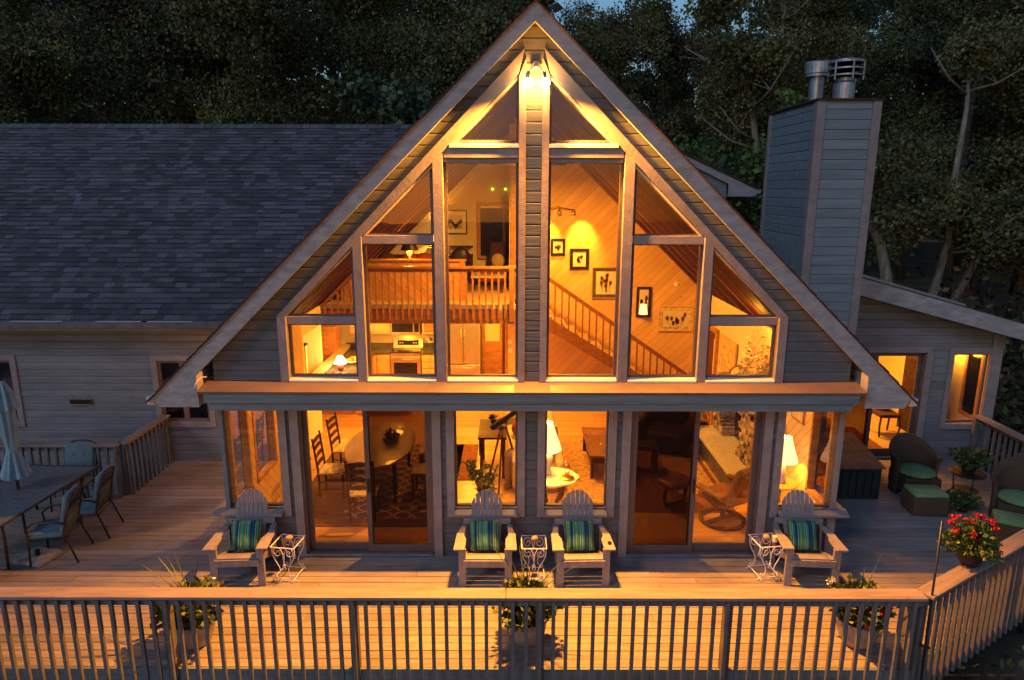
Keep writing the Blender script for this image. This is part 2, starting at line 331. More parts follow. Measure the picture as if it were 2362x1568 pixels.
# ================================================================ SIDING
def intervals(polys, z):
    xs = []
    for P in polys:
        n = len(P)
        for i in range(n):
            (x0, z0), (x1, z1) = P[i], P[(i + 1) % n]
            if (z0 <= z < z1) or (z1 <= z < z0): xs.append(x0 + (z - z0) * (x1 - x0) / (z1 - z0))
    xs.sort(); return list(zip(xs[::2], xs[1::2]))
def siding(polys, f, z0=0, exp=.14, back=.0, joints=True):
    """lapped boards filling polys (even-odd) on the plane f(u, out, z)"""
    mb = MB(); zs = [p[1] for P in polys for p in P]; zmin, zmax = min(zs), max(zs); crit = sorted(set(zs))
    k = math.floor((zmin - z0) / exp)
    while z0 + k * exp < zmax:
        a, b = z0 + k * exp, z0 + (k + 1) * exp; k += 1
        cuts = sorted({a, b, a + .011, b - .014} | {c for c in crit if a < c < b})
        tn = random.uniform(.9, 1.08)
        for lo, hi in zip(cuts, cuts[1:]):
            if hi - lo < 1e-4 or hi <= zmin or lo >= zmax: continue
            e = min(1e-4, (hi - lo) * .1); I0, I1 = intervals(polys, lo + e), intervals(polys, hi - e)
            if len(I0) != len(I1): continue
            if joints and abs(lo - a - .011) < 1e-5:
                for (p0, p1) in I0:
                    if p1 - p0 > 1.2 and random.random() < .7 and abs(hi - b + .014) < 1e-6:
                        xj = random.uniform(p0 + .3, p1 - .3); mb.tint = .25; mb.face([f(xj, .0145, lo), f(xj + .004, .0145, lo), f(xj + .004, .0145, hi), f(xj, .0145, hi)])
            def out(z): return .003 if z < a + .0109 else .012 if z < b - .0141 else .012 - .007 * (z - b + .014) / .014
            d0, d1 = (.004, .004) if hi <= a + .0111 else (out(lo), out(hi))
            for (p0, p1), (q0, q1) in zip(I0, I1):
                mb.tint = tn * (.38 if hi <= a + .0111 else 1)  # groove band tinted darker, its shade put into the colour
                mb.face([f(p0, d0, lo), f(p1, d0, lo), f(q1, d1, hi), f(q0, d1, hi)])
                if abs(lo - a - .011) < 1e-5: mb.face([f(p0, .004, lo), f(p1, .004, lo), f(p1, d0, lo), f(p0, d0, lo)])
    return mb
FR = lambda Y0: (lambda u, o, z: (u, Y0 - o, z))        # wall facing the camera
SL = lambda X0: (lambda u, o, z: (X0 - o, u, z))        # wall facing left
SR = lambda X0: (lambda u, o, z: (X0 + o, u, z))        # wall facing right
def rect(x0, x1, z0, z1): return [(x0, z0), (x1, z0), (x1, z1), (x0, z1)]
K = .97
house = thing('house', 'tall A-frame house front with lit gable windows between two lower wings', 'house')
# front wall boards
gable = [(-4.3, 2.6), (4.3, 2.6), (4.3, 7.11 - .978 * 4.3), (0, 7.11), (-4.3, 7.11 - .978 * 4.3)]
def gwin(s): return [(s * .19, 2.6), (s * 3.3, 2.6), (s * 3.3, 3.46), (s * 1.7, 5.04), (s * .19, 6.52)]
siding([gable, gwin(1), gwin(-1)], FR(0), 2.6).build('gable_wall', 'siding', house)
lower = [rect(-4.3, 4.3, -.02, 2.34)]
LW = [(-4.3, -3.48), (-1.07, -.19), (.19, 1.07), (3.48, 4.3)]
DR = [(-3.2, -1.37), (1.37, 3.2)]
lower += [rect(a, b, .74, 2.34) for a, b in LW] + [rect(a, b, .02, 2.34) for a, b in DR]
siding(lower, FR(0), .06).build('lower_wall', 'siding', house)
# structural back of the front wall, seen inside as plasterboard
mb = MB()
for a, b in zip([-4.28, -3.46, -3.2 - .02, -1.35, -1.05, -.17 - .0, .19, 1.09, 1.35, 3.22, 3.5][::1], [0] * 11): pass
for (a, b) in ((-3.48, -3.2), (-1.37, -1.07), (-.19, .19), (1.07, 1.37), (3.2, 3.48)): mb.box(a, b, .002, .12, 0, 2.6)
for (a, b) in LW: mb.box(a, b, .002, .12, 0, .70)
mb.box(-4.3, 4.3, .002, .12, 2.34, 2.6)
for s in (1, -1):
    P = [(s * 3.3, 2.6), (s * 4.28, 2.6), (s * 4.28, 2.88), (s * .0, 7.05), (0, 6.66), (s * .19, 6.66 - K * .19), (s * 3.3, 3.46)]
    mb.prism(P, lambda u, v, w: (u, w, v), .002, .12)
mb.box(-.19, .19, .003, .12, 2.6, 6.5)
mb.build('inner_front_wall', 'drywall', house)
# trims round the upper windows
mb = MB()
for s in (1, -1):
    mb.prism([(s * .10, 2.6), (s * .19, 2.6), (s * .19, 6.50), (s * .10, 6.72)], lambda u, v, w: (u, w, v), -.05, .0)
    P = [(s * .12, 6.80), (s * .12, 6.70), (s * .19, 6.48), (s * 3.27, 3.49), (s * 3.27, 2.58), (s * 3.385, 2.58), (s * 3.385, 3.52)]
    mb.prism([(s * .12, 6.82), (s * .195, 6.53), (s * 1.7, 5.065), (s * 3.27, 3.49), (s * 3.385, 3.50)], lambda u, v, w: (u, w, v), -.046, .0)
    mb.prism([(s * 3.27, 2.6), (s * 3.385, 2.6), (s * 3.385, 3.4985), (s * 3.27, 3.4885)], lambda u, v, w: (u, w, v), -.046, .0)
for s in (1, -1):
    for (p, q) in ((1.15, 1.28), (2.22, 2.34)): mb.prism([(s * p, 2.6), (s * q, 2.6), (s * q, 6.78 - 1.0 * q), (s * p, 6.78 - 1.0 * p)], lambda u, v, w: (u, w, v), -.034, .10)
mb.build('window_trim', 'trim', house, bevel=.004)
# windows of the gable: frame > pane, sill
for s in (-1, 1):
    cols = [(.19, 1.14, 5.50), (1.29, 2.215, 4.47), (2.345, 3.27, 3.40)]
    for i, (a, b, zt) in enumerate(cols):
        for lowpart in ((1, 0)):
            fm = MB(); gm = MB(); sm = MB(); fw = .035
            X = lambda u: s * u
            if lowpart:
                P = [(a, 2.63), (b, 2.63), (b, zt), (a, zt)]; Q = [(a + fw, 2.68), (b - fw, 2.68), (b - fw, zt - fw), (a + fw, zt - fw)]
            else:
                z0 = zt + (.22 if i == 0 else .09); top = lambda u: 6.72 - .98 * u
                bb = min(b, (6.66 - z0) / K) - .0
                if i == 0: P = [(a, z0), (1.0, z0), (a, top(a) - .03)]; Q = [(a + fw, z0 + .03), (.93, z0 + .03), (a + fw, top(a) - .12)]
                else: P = [(a, z0), (b, z0), (b, max(top(b), z0 + .02)), (a, top(a))]; Q = [(a + fw, z0 + .02), (b - .06, z0 + .02), (b - .10, max(top(b) - .0, z0 + .07) - .02), (a + fw, top(a) - .05)]
                if i == 0: pass
            n = len(P)
            for k in range(n):
                (p0, p1), (q0, q1) = (P[k], P[(k + 1) % n]), (Q[k], Q[(k + 1) % n])
                fm.prism([p0, p1, q1, q0], lambda u, v, w: (X(u), w, v), .045, .10)
            win = fm.build('window', 'frame_brown', house)
            gm.face([(X(u), .075, v) for u, v in P]); gm.build('pane', 'glass', win)
            if lowpart:
                sm.prism([(-.055, 2.60), (.06, 2.60), (.06, 2.655), (-.055, 2.625)], lambda u, v, w: (w, u, v), X(a), X(b)); sm.build('sill', 'sill_white', win)
            elif i == 0:
                sm.prism([(-.05, zt + .155), (.06, zt + .155), (.06, zt + .215), (-.05, zt + .19)], lambda u, v, w: (w, u, v), X(a), X(1.06)); sm.build('sill', 'sill_white', win)
    for (p, q, y0, z0, z1) in ((.195, 1.135, -.03, 5.53, 5.655), (.195, 1.135, .0, 5.47, 5.528), (1.295, 2.21, .0, 4.45, 4.56), (2.35, 3.265, .0, 3.385, 3.49)):
        MB().box(*sorted((s * p, s * q)), y0, .044, z0, z1).build('transom_bar', 'trim', house, bevel=.004)
# ledge roof, beam
MB().prism([(-.335, 2.52), (.0, 2.575), (.0, 2.605), (-.335, 2.545)], lambda u, v, w: (w, u, v), -4.40, 4.40).build('ledge_flashing', 'flashing', house)
mb = MB(); mb.box(-4.33, 4.31, -.315, -.002, 2.385, 2.523); mb.box(-4.28, 4.24, -.28, -.002, 2.27, 2.383); mb.build('ledge_beam', 'beam_paint', house, bevel=.006)
# corner posts, lower trims
mb = MB()
for a, b in LW:
    for x in (a, b):
        if abs(x) > 4.2: continue
        o = -1 if x == a else 1
        MB().box(*sorted((x, x + o * .105)), -.045, 0, .62, 2.27).build('casing', 'trim', house, bevel=.004)
    if abs(a) < 4.2 and abs(b) < 4.2: MB().box(a, b, -.045, 0, 2.2, 2.27).build('casing', 'trim', house, bevel=.004)
for a, b in DR:
    for q in (a - .12, b): MB().box(q, q + .12, -.05, 0, .0, 2.27).build('casing', 'trim', house, bevel=.004)
MB().box(4.235, 4.30, -.03, .05, .74, 2.27).build('corner_post', 'trim', house)
for q in (4.20, -4.32): MB().box(q, q + .12, -.03, .08, -.02, .66).build('corner_board', 'trim', house)
MB().box(-4.30, -4.245, -.02, .05, .74, 2.27).build('corner_post', 'beam_paint', house)
for a, b in LW:
    fm = MB(); L_ = a + .03 if a > -4.2 else a + .055; R_ = b - .03 if b < 4.2 else b - .065
    fm.box(a, b, .03, .09, .74, .775); fm.box(a, b, .03, .09, 2.24, 2.34)
    if a > -4.2: fm.box(a, L_, .03, .09, .775, 2.24)
    if b < 4.2: fm.box(R_, b, .03, .09, .775, 2.24)
    w = fm.build('window', 'frame_brown', house)
    MB().face([(a, .06, .76), (b, .06, .76), (b, .06, 2.3), (a, .06, 2.3)]).build('pane', 'glass', w)
    x0, x1 = (a - .16 if a < -4.2 else a), (b + .16 if b > 4.2 else b)
    MB().prism([(-.14, .665), (.03, .70), (.03, .738), (-.14, .70)], lambda u, v, w_: (w_, u, v), x0, x1).build('sill', 'trim', w, bevel=.004)
    if abs(a) > 4 or abs(b) > 4: 
        sx = -1 if a < 0 else 1
        MB().box(*sorted((sx * 4.30, sx * 4.46)), -.0, .9, .67, .715).build('sill', 'trim', w)
def slider(a, b, y, z0, z1, par, screen_right, outn=-1):
    mid = (a + b) / 2; fm = MB()
    fm.box(a, a + .035, y - .02, y + .10, z0, z1); fm.box(b - .035, b, y - .02, y + .10, z0, z1); fm.box(a, b, y - .02, y + .10, z1 - .03, z1); fm.box(a, b, y - .02, y + .10, z0, z0 + .03)
    d = fm.build('sliding_door', 'frame_brown', par)
    for k, (p, q) in enumerate(((a + .035, mid + .035), (mid - .035, b - .035))):
        front = (k == 1) == screen_right; yy = y if front else y + .05; pm = MB(); w = .065
        pm.box(p, p + w, yy, yy + .04, z0 + .03, z1 - .03); pm.box(q - w, q, yy, yy + .04, z0 + .03, z1 - .03)
        pm.box(p + w, q - w, yy, yy + .04, z0 + .03, z0 + .14); pm.box(p + w, q - w, yy, yy + .04, z1 - .09, z1 - .03)
        pn = pm.build('door_panel', 'frame_brown', d)
        MB().face([(p + w, yy + .02, z0 + .13), (q - w, yy + .02, z0 + .13), (q - w, yy + .02, z1 - .08), (p + w, yy + .02, z1 - .08)]).build('pane', 'glass', d)
        if front:
            MB().face([(p + w, yy + .002, z0 + .13), (q - w, yy + .002, z0 + .13), (q - w, yy + .002, z1 - .08), (p + w, yy + .002, z1 - .08)]).build('screen', 'screen', d)
            hx = q - w + .02 if not screen_right else p + w - .04
            MB().box(hx, hx + .022, yy - .03, yy, z0 + .95, z0 + 1.15).build('handle', 'black_metal', d)
    MB().box(a, b, y - .05, y - .02, z0 - .02, z0 + .012).build('track', 'galv', d)
    return d
slider(-3.2, -1.37, .0, .03, 2.30, house, True)
slider(1.37, 3.2, .0, .03, 2.30, house, False)
# side walls of the front block
for s, f in ((-1, SL(-4.3)), (1, SR(4.3))):
    polys = [rect(0, 3.45, -.02, 2.86), rect(0, .68, .74, 2.34)] + ([rect(.85, 1.75, .74, 2.34)] if s < 0 else [])
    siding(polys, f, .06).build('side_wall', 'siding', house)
    inner = MB(); X0, X1 = sorted((s * 4.29, s * 4.18))
    for (a, b, c, d) in ((0, 3.45, 0, .70), (0, 3.45, 2.34, 2.8), (.68, .85, .70, 2.34), (1.75, 3.45, .70, 2.34)) + (((.85, 1.75, .70, 2.34),) if s > 0 else ()): inner.box(X0, X1, a + .001, b, c, d)
    inner.build('inner_side_wall', 'side_planks' if s < 0 else 'pale_planks', house)
    for (a, b) in ((.05, .68), (.85, 1.75))[:2 if s < 0 else 1]:
        fm = MB(); X0, X1 = sorted((s * 4.28, s * 4.17))
        for q in (a, b - .05): fm.box(X0, X1, q, q + .05, .72, 2.34)
        fm.box(X0, X1, a, b, .70, .75); w = fm.build('side_window', 'oak', house)
        MB().face([(s * 4.24, a, .74), (s * 4.24, b, .74), (s * 4.24, b, 2.34), (s * 4.24, a, 2.34)]).build('pane', 'glass', w)
# roof of the A-frame
YF, YB = -.20, 10.2
for s in (1, -1):
    rm = MB(); P = [(0, 7.30), (s * 5.02, 7.30 - K * 5.02), (s * 5.0, 2.40), (s * 4.86, 2.33), (0, 7.04)]
    P = [(0, 7.305), (s * 5.06, 2.425), (s * 4.90, 2.325), (0, 7.115)]
    rm.prism(P, lambda u, v, w: (u, w, v), YF + .045, YB)
    r = rm.build('roof', 'fascia', house)
    # shingle skin with a ragged dark edge, courses down the slope
    sh = MB(); n = 34; L = math.hypot(5.12, .965 * 5.12); ux, uz = 5.12 / L, -.965 * 5.12 / L; nx, nz = -uz, ux
    for k in range(n):
        a, b = L * k / n, L * (k + 1) / n + .02; e = -.03 - random.uniform(0, .012); sh.tint = random.uniform(.8, 1.2)
        q = [(ux * a + nx * .008, uz * a + nz * .008), (ux * b + nx * .022, uz * b + nz * .022), (ux * b + nx * .003, uz * b + nz * .003), (ux * a + nx * .001, uz * a + nz * .001)]
        sh.prism([(s * (x), 7.312 + z) for x, z in q], lambda u, v, w: (u, w, v), YF + e, YB)
    sh.build('shingles', 'shingle_edge', r)
    fm = MB(); fm.prism([(0, 7.31), (s * 5.06, 2.428), (s * 4.98, 2.29), (s * 4.45, 2.29), (s * 4.45, 7.085 - .978 * 4.45), (0, 7.085)], lambda u, v, w: (u, w, v), YF, YF + .04)
    fm.build('fascia', 'fascia', r, bevel=.003)
    em = MB(); em.prism([(s * 4.975, 2.295), (s * 4.455, 2.295), (s * 4.455, 2.745), (s * 4.87, 2.35)], lambda u, v, w: (u, w, v), YF + .042, 3.4); em.build('eave_box', 'fascia', r)
    gm = MB(); gm.prism([(s * 5.06, 2.42), (s * 5.16, 2.42), (s * 5.15, 2.32), (s * 5.06, 2.31)], lambda u, v, w: (u, w, v), YF + .02, 3.4); gm.build('gutter', 'sill_white', r)
mb = MB(); mb.tube([(-4.42, -.36, 2.60), (-4.40, -.30, 2.68), (-4.36, -.24, 2.72), (-4.31, -.2, 2.71)], .006); mb.build('cable', 'white_metal', house, smooth=True)
# ceiling inside
for s in (1, -1):
    zc = lambda x: 6.92 - K * x
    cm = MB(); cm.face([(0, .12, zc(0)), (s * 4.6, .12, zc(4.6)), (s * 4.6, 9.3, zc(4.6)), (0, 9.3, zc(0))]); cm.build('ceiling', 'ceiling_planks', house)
    st = MB(); y = .46; i = 0
    while y < 9.1:
        st.prism([(s * .02, zc(.02) - .001), (s * 4.4, zc(4.4) - .001), (s * 4.4, zc(4.4) - .018), (s * .02, zc(.02) - .018)], lambda u, v, w: (u, w, v), y - .012, y + .012); y += .92; i += 1
    st.build('ceiling_strip', 'ceiling_strip', house)
# ---- chimney
ch = MB(); CX0, CX1, CY0, CY1 = 4.44, 5.36, 2.1, 4.1; ZT = 6.48
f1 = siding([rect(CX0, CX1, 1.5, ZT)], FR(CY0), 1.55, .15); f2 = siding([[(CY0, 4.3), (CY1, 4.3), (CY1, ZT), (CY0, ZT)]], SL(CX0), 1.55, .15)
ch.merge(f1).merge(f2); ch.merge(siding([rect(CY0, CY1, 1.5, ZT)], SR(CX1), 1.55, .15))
ch.box(CX0 + .001, CX1 - .001, CY0 + .001, CY1, 1.5, ZT - .02); ch.box(CX0 - .012, CX0, CY0, CY1, 1.5, 4.3)
chim = ch.build('chimney', 'siding_dark', house)
tm = MB()
for (x0, x1, y0, y1) in ((CX0 - .035, CX0 + .10, CY0 - .035, CY0), (CX0 - .035, CX0, CY0, CY0 + .1), (CX1 - .10, CX1 + .035, CY0 - .035, CY0), (CX1, CX1 + .035, CY0, CY0 + .1), (CX0 - .035, CX0, CY1 - .1, CY1)): tm.box(x0, x1, y0, y1, 1.5, ZT)
tm.build('corner_trim', 'trim', chim, bevel=.003)
cp = MB(); c0 = (CX0 - .06, CX1 + .06, CY0 - .06, CY1 + .06); apex = [(4.55, 2.75, 6.62), (5.2, 3.5, 6.62)]
cp.addv([(c0[0], c0[2], ZT), (c0[1], c0[2], ZT), (c0[1], c0[3], ZT), (c0[0], c0[3], ZT), (c0[0], c0[2], ZT + .03), (c0[1], c0[2], ZT + .03), (c0[1], c0[3], ZT + .03), (c0[0], c0[3], ZT + .03), (4.9, 3.1, ZT + .16)], [(3, 2, 1, 0), (0, 1, 5, 4), (1, 2, 6, 5), (2, 3, 7, 6), (3, 0, 4, 7), (4, 5, 8), (5, 6, 8), (6, 7, 8), (7, 4, 8)])
cp.build('cap', 'shingle_edge', chim)
fl = MB(); fl.lathe([(.12, 6.45), (.12, 7.0), (.20, 7.0), (.20, 7.04), (.215, 7.05), (.215, 7.22), (.20, 7.24), (.02, 7.25)], (4.88, 3.3, 0), 24); fl.build('flue', 'galv', chim, smooth=False)
fl = MB(); fl.lathe([(.165, 6.45), (.165, 6.80), (.14, 6.83), (.14, 6.88), (.01, 6.88)], (5.03, 2.6, 0), 24)
for z in (6.90, 7.0, 7.10):
    fl.lathe([(.22, z), (.265, z), (.265, z + .022), (.22, z + .022), (.22, z)], (5.03, 2.6, 0), 28)
fl.lathe([(.02, 7.125), (.265, 7.125), (.26, 7.14), (.01, 7.15)], (5.03, 2.6, 0), 28)
for k in range(6):
    a = k * math.pi / 3 + .5; fl.box(-.012, .012, -.012, .012, 6.84, 7.13, Matrix.Translation((5.03 + .255 * math.cos(a), 2.6 + .255 * math.sin(a), 0)))
fl.build('flue', 'galv', chim)
# ---- rear roof piece seen over the right slope
rw = MB(); rw.prism([(3.0, 6.05), (4.95, 5.16), (4.95, 5.02), (4.90, 5.0), (4.36, 5.0), (4.36, 5.26), (3.0, 5.9)], lambda u, v, w: (u, w, v), 6.0, 6.06)
rr = rw.build('rear_roof', 'fascia', house)
MB().prism([(2.6, 6.27), (5.0, 5.17), (5.0, 5.14), (2.6, 6.2)], lambda u, v, w: (u, w, v), 5.97, 9.0).build('shingles', 'shingle_edge', rr)
MB().prism([(1.5, 5.95), (4.34, 3.2), (4.34, 5.3), (2.2, 6.25)], lambda u, v, w: (u, w, v), 6.1, 9.0).build('rear_wall', 'siding_dark', rr)
MB().prism([(4.95, 5.16), (5.05, 5.15), (5.05, 5.07), (4.95, 5.06)], lambda u, v, w: (u, w, v), 6.0, 9.0).build('gutter', 'galv', rr)
# ================================================================ LEFT WING
wing = thing('house_wing', 'long low left wing with dark shingle roof and lap siding', 'house')
WX = -15.0
lw = [rect(WX, -4.32, -1.3, 2.80), rect(-6.93, -6.02, .80, 2.0), rect(-10.9, -9.66, .80, 2.0)]
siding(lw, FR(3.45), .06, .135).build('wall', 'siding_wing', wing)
def casement(par, a, b, y, z0, z1, dark=True):
    cm = MB()
    cm.box(a - .1, a, y - .04, y, z0 - .11, z1 + .1); cm.box(b, b + .1, y - .04, y, z0 - .11, z1 + .1); cm.box(a, b, y - .04, y, z1, z1 + .1); cm.box(a, b, y - .05, y, z0 - .11, z0)
    w = cm.build('window', 'trim', par, bevel=.003); fm = MB(); m = (a + b) / 2
    for p, q in ((a, m), (m, b)):
        fm.box(p, p + .045, y + .0, y + .05, z0, z1); fm.box(q - .045, q, y, y + .05, z0, z1); fm.box(p + .045, q - .045, y, y + .05, z0, z0 + .05); fm.box(p + .045, q - .045, y, y + .05, z1 - .05, z1)
    fm.build('frame', 'door_glass_frame', w)
    MB().face([(a, y + .03, z0), (b, y + .03, z0), (b, y + .03, z1), (a, y + .03, z1)]).build('pane', 'glass', w)
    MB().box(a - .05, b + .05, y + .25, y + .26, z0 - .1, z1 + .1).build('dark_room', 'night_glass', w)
    return w
casement(wing, -6.93, -6.02, 3.45, .80, 2.0); casement(wing, -10.9, -9.66, 3.45, .80, 2.0)
z_r = lambda y: 2.86 + (y - 3.0) * .687
rf = MB(); rng = random.Random(3); ex = .118; y = 2.98; row = 0
while y < 8.5:
    y1 = min(y + ex, 8.5); xmax = -(7.26 - z_r(y)) / K - .03; x = WX + rng.uniform(0, .2)
    while x < xmax:
        w = rng.choice((.13, .17, .2, .24, .3, .36)); x2 = min(x + w, xmax); t = rng.choice((.6, .72, .88, 1.0, 1.12, 1.35)) * rng.uniform(.93, 1.07)
        rf.tint = (t * rng.uniform(.96, 1.1), t, t * rng.uniform(.95, 1.12)); lift = .014 + (.010 if rng.random() < .5 else 0)
        a, b = z_r(y), z_r(y1); rf.face([(x, y, a + lift), (x2, y, a + lift), (x2, y1 + .004, b + .004), (x, y1 + .004, b + .004)])
        rf.tint = .3; rf.face([(x, y, a - .002), (x2, y, a - .002), (x2, y, a + lift), (x, y, a + lift)]); x = x2  # butt edges tinted dark, shadow line of each row put into the colour
    y = y1; row += 1
rf.tint = .7; rf.face([(WX, 3, 2.85), (-4.6, 3, 2.85), (-.85, 8.5, 6.6), (WX, 8.5, 6.6)]); rf.face([(WX, 8.5, 6.6), (-.85, 8.5, 6.6), (-4, 13, 3.6), (WX, 13, 3.6)])
x = WX
while x < -.75:
    rf.tint = rng.uniform(.75, 1.25); rf.prism([(8.36, 6.575), (8.5, 6.685), (8.64, 6.575), (8.5, 6.66)], lambda u, v, w: (w, u, v), x, x + .19); x += .2
wr = rf.build('roof', 'shingle', wing)
gm = MB(); gm.prism([(2.86, 2.85), (2.98, 2.85), (2.98, 2.73), (2.90, 2.73)], lambda u, v, w: (w, u, v), WX, -4.98); gm.build('gutter', 'galv', wr)
gm = MB(); gm.box(WX, -4.98, 2.985, 3.02, 2.66, 2.83); gm.box(WX, -4.4, 3.02, 3.45, 2.74, 2.76); gm.build('fascia', 'trim', wr)
for xx in (-9.6, -8.2, -6.7, -5.9): MB().box(xx - .9, xx, 2.845, 2.90, 2.85, 2.857).build('gutter_guard', 'sill_white', wr)
# ================================================================ RIGHT WING
ann = thing('house_wing', 'right wing with a slanted shed roof, a lit sliding door and one tall window', 'house')
zr = lambda x: 3.62 - (x - 5.99) * .2757
f_w = [[(4.32, -1.3), (9.0, -1.3), (9.0, zr(9.0) - .2), (4.32, zr(4.32) - .2)], rect(5.75, 7.6, .03, 2.14), rect(8.12, 8.80, .73, 2.12)]
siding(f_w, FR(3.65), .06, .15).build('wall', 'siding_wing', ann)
rm = MB(); rm.prism([(4.5, zr(4.5)), (9.55, zr(9.55)), (9.55, zr(9.55) - .07), (4.5, zr(4.5) - .10)], lambda u, v, w: (u, w, v), 3.22, 9.0)
rfa = rm.build('roof', 'shingle', ann)
MB().prism([(5.38, zr(5.38) - .02), (9.5, zr(9.5) - .02), (9.5, zr(9.5) - .27), (9.1, zr(9.1) - .30), (5.38, zr(5.38) - .33)], lambda u, v, w: (u, w, v), 3.17, 3.215).build('fascia', 'fascia', rfa)
MB().prism([(5.4, zr(5.4) + .06), (8.0, zr(8.0) + .05), (8.0, zr(8.0) + .01), (5.4, zr(5.4) + .01)], lambda u, v, w: (u, w, v), 3.35, 3.75).build('ridge_flashing', 'galv', rfa)
tm = MB(); tm.box(5.38, 7.7, 3.60, 3.65, 2.14, 2.26); tm.box(7.6, 7.72, 3.60, 3.65, 0, 2.14); tm.box(8.02, 8.12, 3.60, 3.65, .62, 2.24); tm.box(8.80, 8.92, 3.60, 3.65, .62, 2.5)
tm.box(8.12, 8.8, 3.60, 3.65, 2.12, 2.24); tm.box(8.12, 8.8, 3.58, 3.65, .62, .73); tm.box(8.92, 9.02, 3.60, 3.66, -1, 2.5); tm.build('casing', 'trim', ann, bevel=.003)
slider(5.75, 7.6, 3.66, .03, 2.14, ann, False)
fm = MB(); fm.box(8.12, 8.16, 3.68, 3.73, .73, 2.12); fm.box(8.76, 8.8, 3.68, 3.73, .73, 2.12); fm.box(8.16, 8.76, 3.68, 3.73, .73, .77); fm.box(8.16, 8.76, 3.68, 3.73, 2.08, 2.12)
w = fm.build('window', 'frame_brown', ann); MB().face([(8.14, 3.70, .75), (8.78, 3.70, .75), (8.78, 3.70, 2.1), (8.14, 3.70, 2.1)]).build('pane', 'glass', w)
im = MB(); im.box(5.4, 8.98, 3.78, 8.0, -.03, .0); im.cur = 1; im.box(5.4, 8.98, 8.0, 8.1, 0, 2.5); im.box(5.3, 5.4, 3.8, 8.0, 0, 2.5); im.box(8.9, 8.98, 3.8, 8.0, 0, 2.5); im.box(5.4, 8.98, 3.78, 8.1, 2.45, 2.5); im.build('interior', ['carpet', 'drywall'], ann)
sf = MB()
for q in (3.86, 4.30): sf.box(8.86, 8.9, q, q + .07, .7, 2.2)
sf.box(8.86, 8.9, 3.93, 4.30, .7, .78); sf.box(8.86, 8.9, 3.93, 4.30, 2.12, 2.2); sw_ = sf.build('side_window', 'oak', ann)
MB().box(8.88, 8.895, 3.93, 4.30, .78, 2.12).build('pane', 'night_glass', sw_)
# ================================================================ INSIDE THE HOUSE
zc = lambda x: 6.92 - K * abs(x)
MB().box(-4.18, 4.18, .12, 9.2, -.03, .004).box(-6.0, -4.18, 3.62, 9.2, -.03, .004).build('floor', 'floor_planks', house)
mb = MB(); mb.prism([(-6.0, 0), (4.18, 0), (4.18, zc(4.18)), (0, 6.9), (-4.3, zc(4.3)), (-6.0, 2.5)], lambda u, v, w: (u, w, v), 9.2, 9.3)
mb.box(-6.1, -6.0, 3.6, 9.2, 0, 2.5); mb.box(-6.0, -4.3, 3.58, 9.2, 2.45, 2.5); mb.box(-6.0, -4.3, 3.52, 3.58, 0, 2.5); mb.box(-4.22, -4.18, 3.45, 4.85, 2.45, 2.82)
mb.box(4.18, 4.28, 3.45, 9.2, 0, 2.84); mb.box(-.34, -.24, 7.3, 9.2, 0, 6.6); mb.box(-4.3, -4.2, 3.4, 3.6, 0, 2.8)
mb.build('inner_wall', 'drywall', house)
mb = MB(); mb.prism([(-.42, 0), (4.18, 0), (4.18, zc(4.18)), (0, 6.92), (-.22, 6.7), (-.22, 2.6), (-.42, 2.6)], lambda u, v, w: (u, w, v), 7.2, 7.28); mb.build('plank_wall', 'wall_planks', house)
MB().box(-.30, -.20, 7.14, 7.20, 2.6, 6.6).box(-.44, -.40, 7.16, 7.29, 0, 2.5).build('wall_end_trim', 'oak', house)
# skirting and white slope trim of the loft back wall
mb = MB()
mb.prism([(-.05, zc(.05) - .02), (-4.2, zc(4.2) - .02), (-4.2, zc(4.2) - .20), (-.05, zc(.05) - .20)], lambda u, v, w: (u, w, v), 9.12, 9.2); mb.build('slope_trim', 'drywall_white', house)
# loft
lf = MB(); lf.box(-4.28, -.22, 4.9, 9.2, 2.50, 2.72); loft = lf.build('loft', 'drywall_white', house)
MB().box(-4.2, -.23, 4.92, 9.19, 2.722, 2.735).build('loft_carpet', 'carpet', loft)
MB().box(-4.25, -.22, 4.82, 4.90, 2.44, 2.72).build('loft_rim', 'oak', loft)
MB().box(-4.2, -.20, 4.84, 4.95, 2.735, 2.835).build('loft_curb', 'drywall_white', loft)
MB().prism([(-4.05, 2.72), (-1.34, 2.72), (-1.34, 3.60), (-3.4, 3.60), (-4.05, 2.97)], lambda u, v, w: (u, w, v), 5.96, 6.04).build('half_wall', 'half_wall_planks', loft)
MB().box(-3.45, -1.28, 5.92, 6.10, 3.60, 3.64).build('half_wall_cap', 'oak', loft)
MB().box(-1.42, -1.30, 5.93, 6.07, 2.73, 3.60).build('half_wall_post', 'oak', loft)
lr = MB(); lr.beam((-3.35, 4.80, 3.60), (-.20, 4.80, 3.60), .09, .045); lr.beam((-3.35, 4.80, 3.54), (-.20, 4.80, 3.54), .03, .07); lr.beam((-4.25, 4.80, 2.72), (-3.35, 4.80, 3.60), .08, .05)
rail = lr.build('loft_railing', 'oak', loft)
x = -4.1; bal = None
while x < -.3:
    h = 3.55 if x > -3.35 else 2.72 + (x + 4.25) * .97 - .03
    if h > 2.75: MB().box(x, x + .038, 4.775, 4.815, 2.53, h).build('baluster', 'oak', rail)
    x += .131
MB().box(-.33, -.23, 4.74, 4.84, 2.5, 3.64).build('newel_post', 'oak', rail)
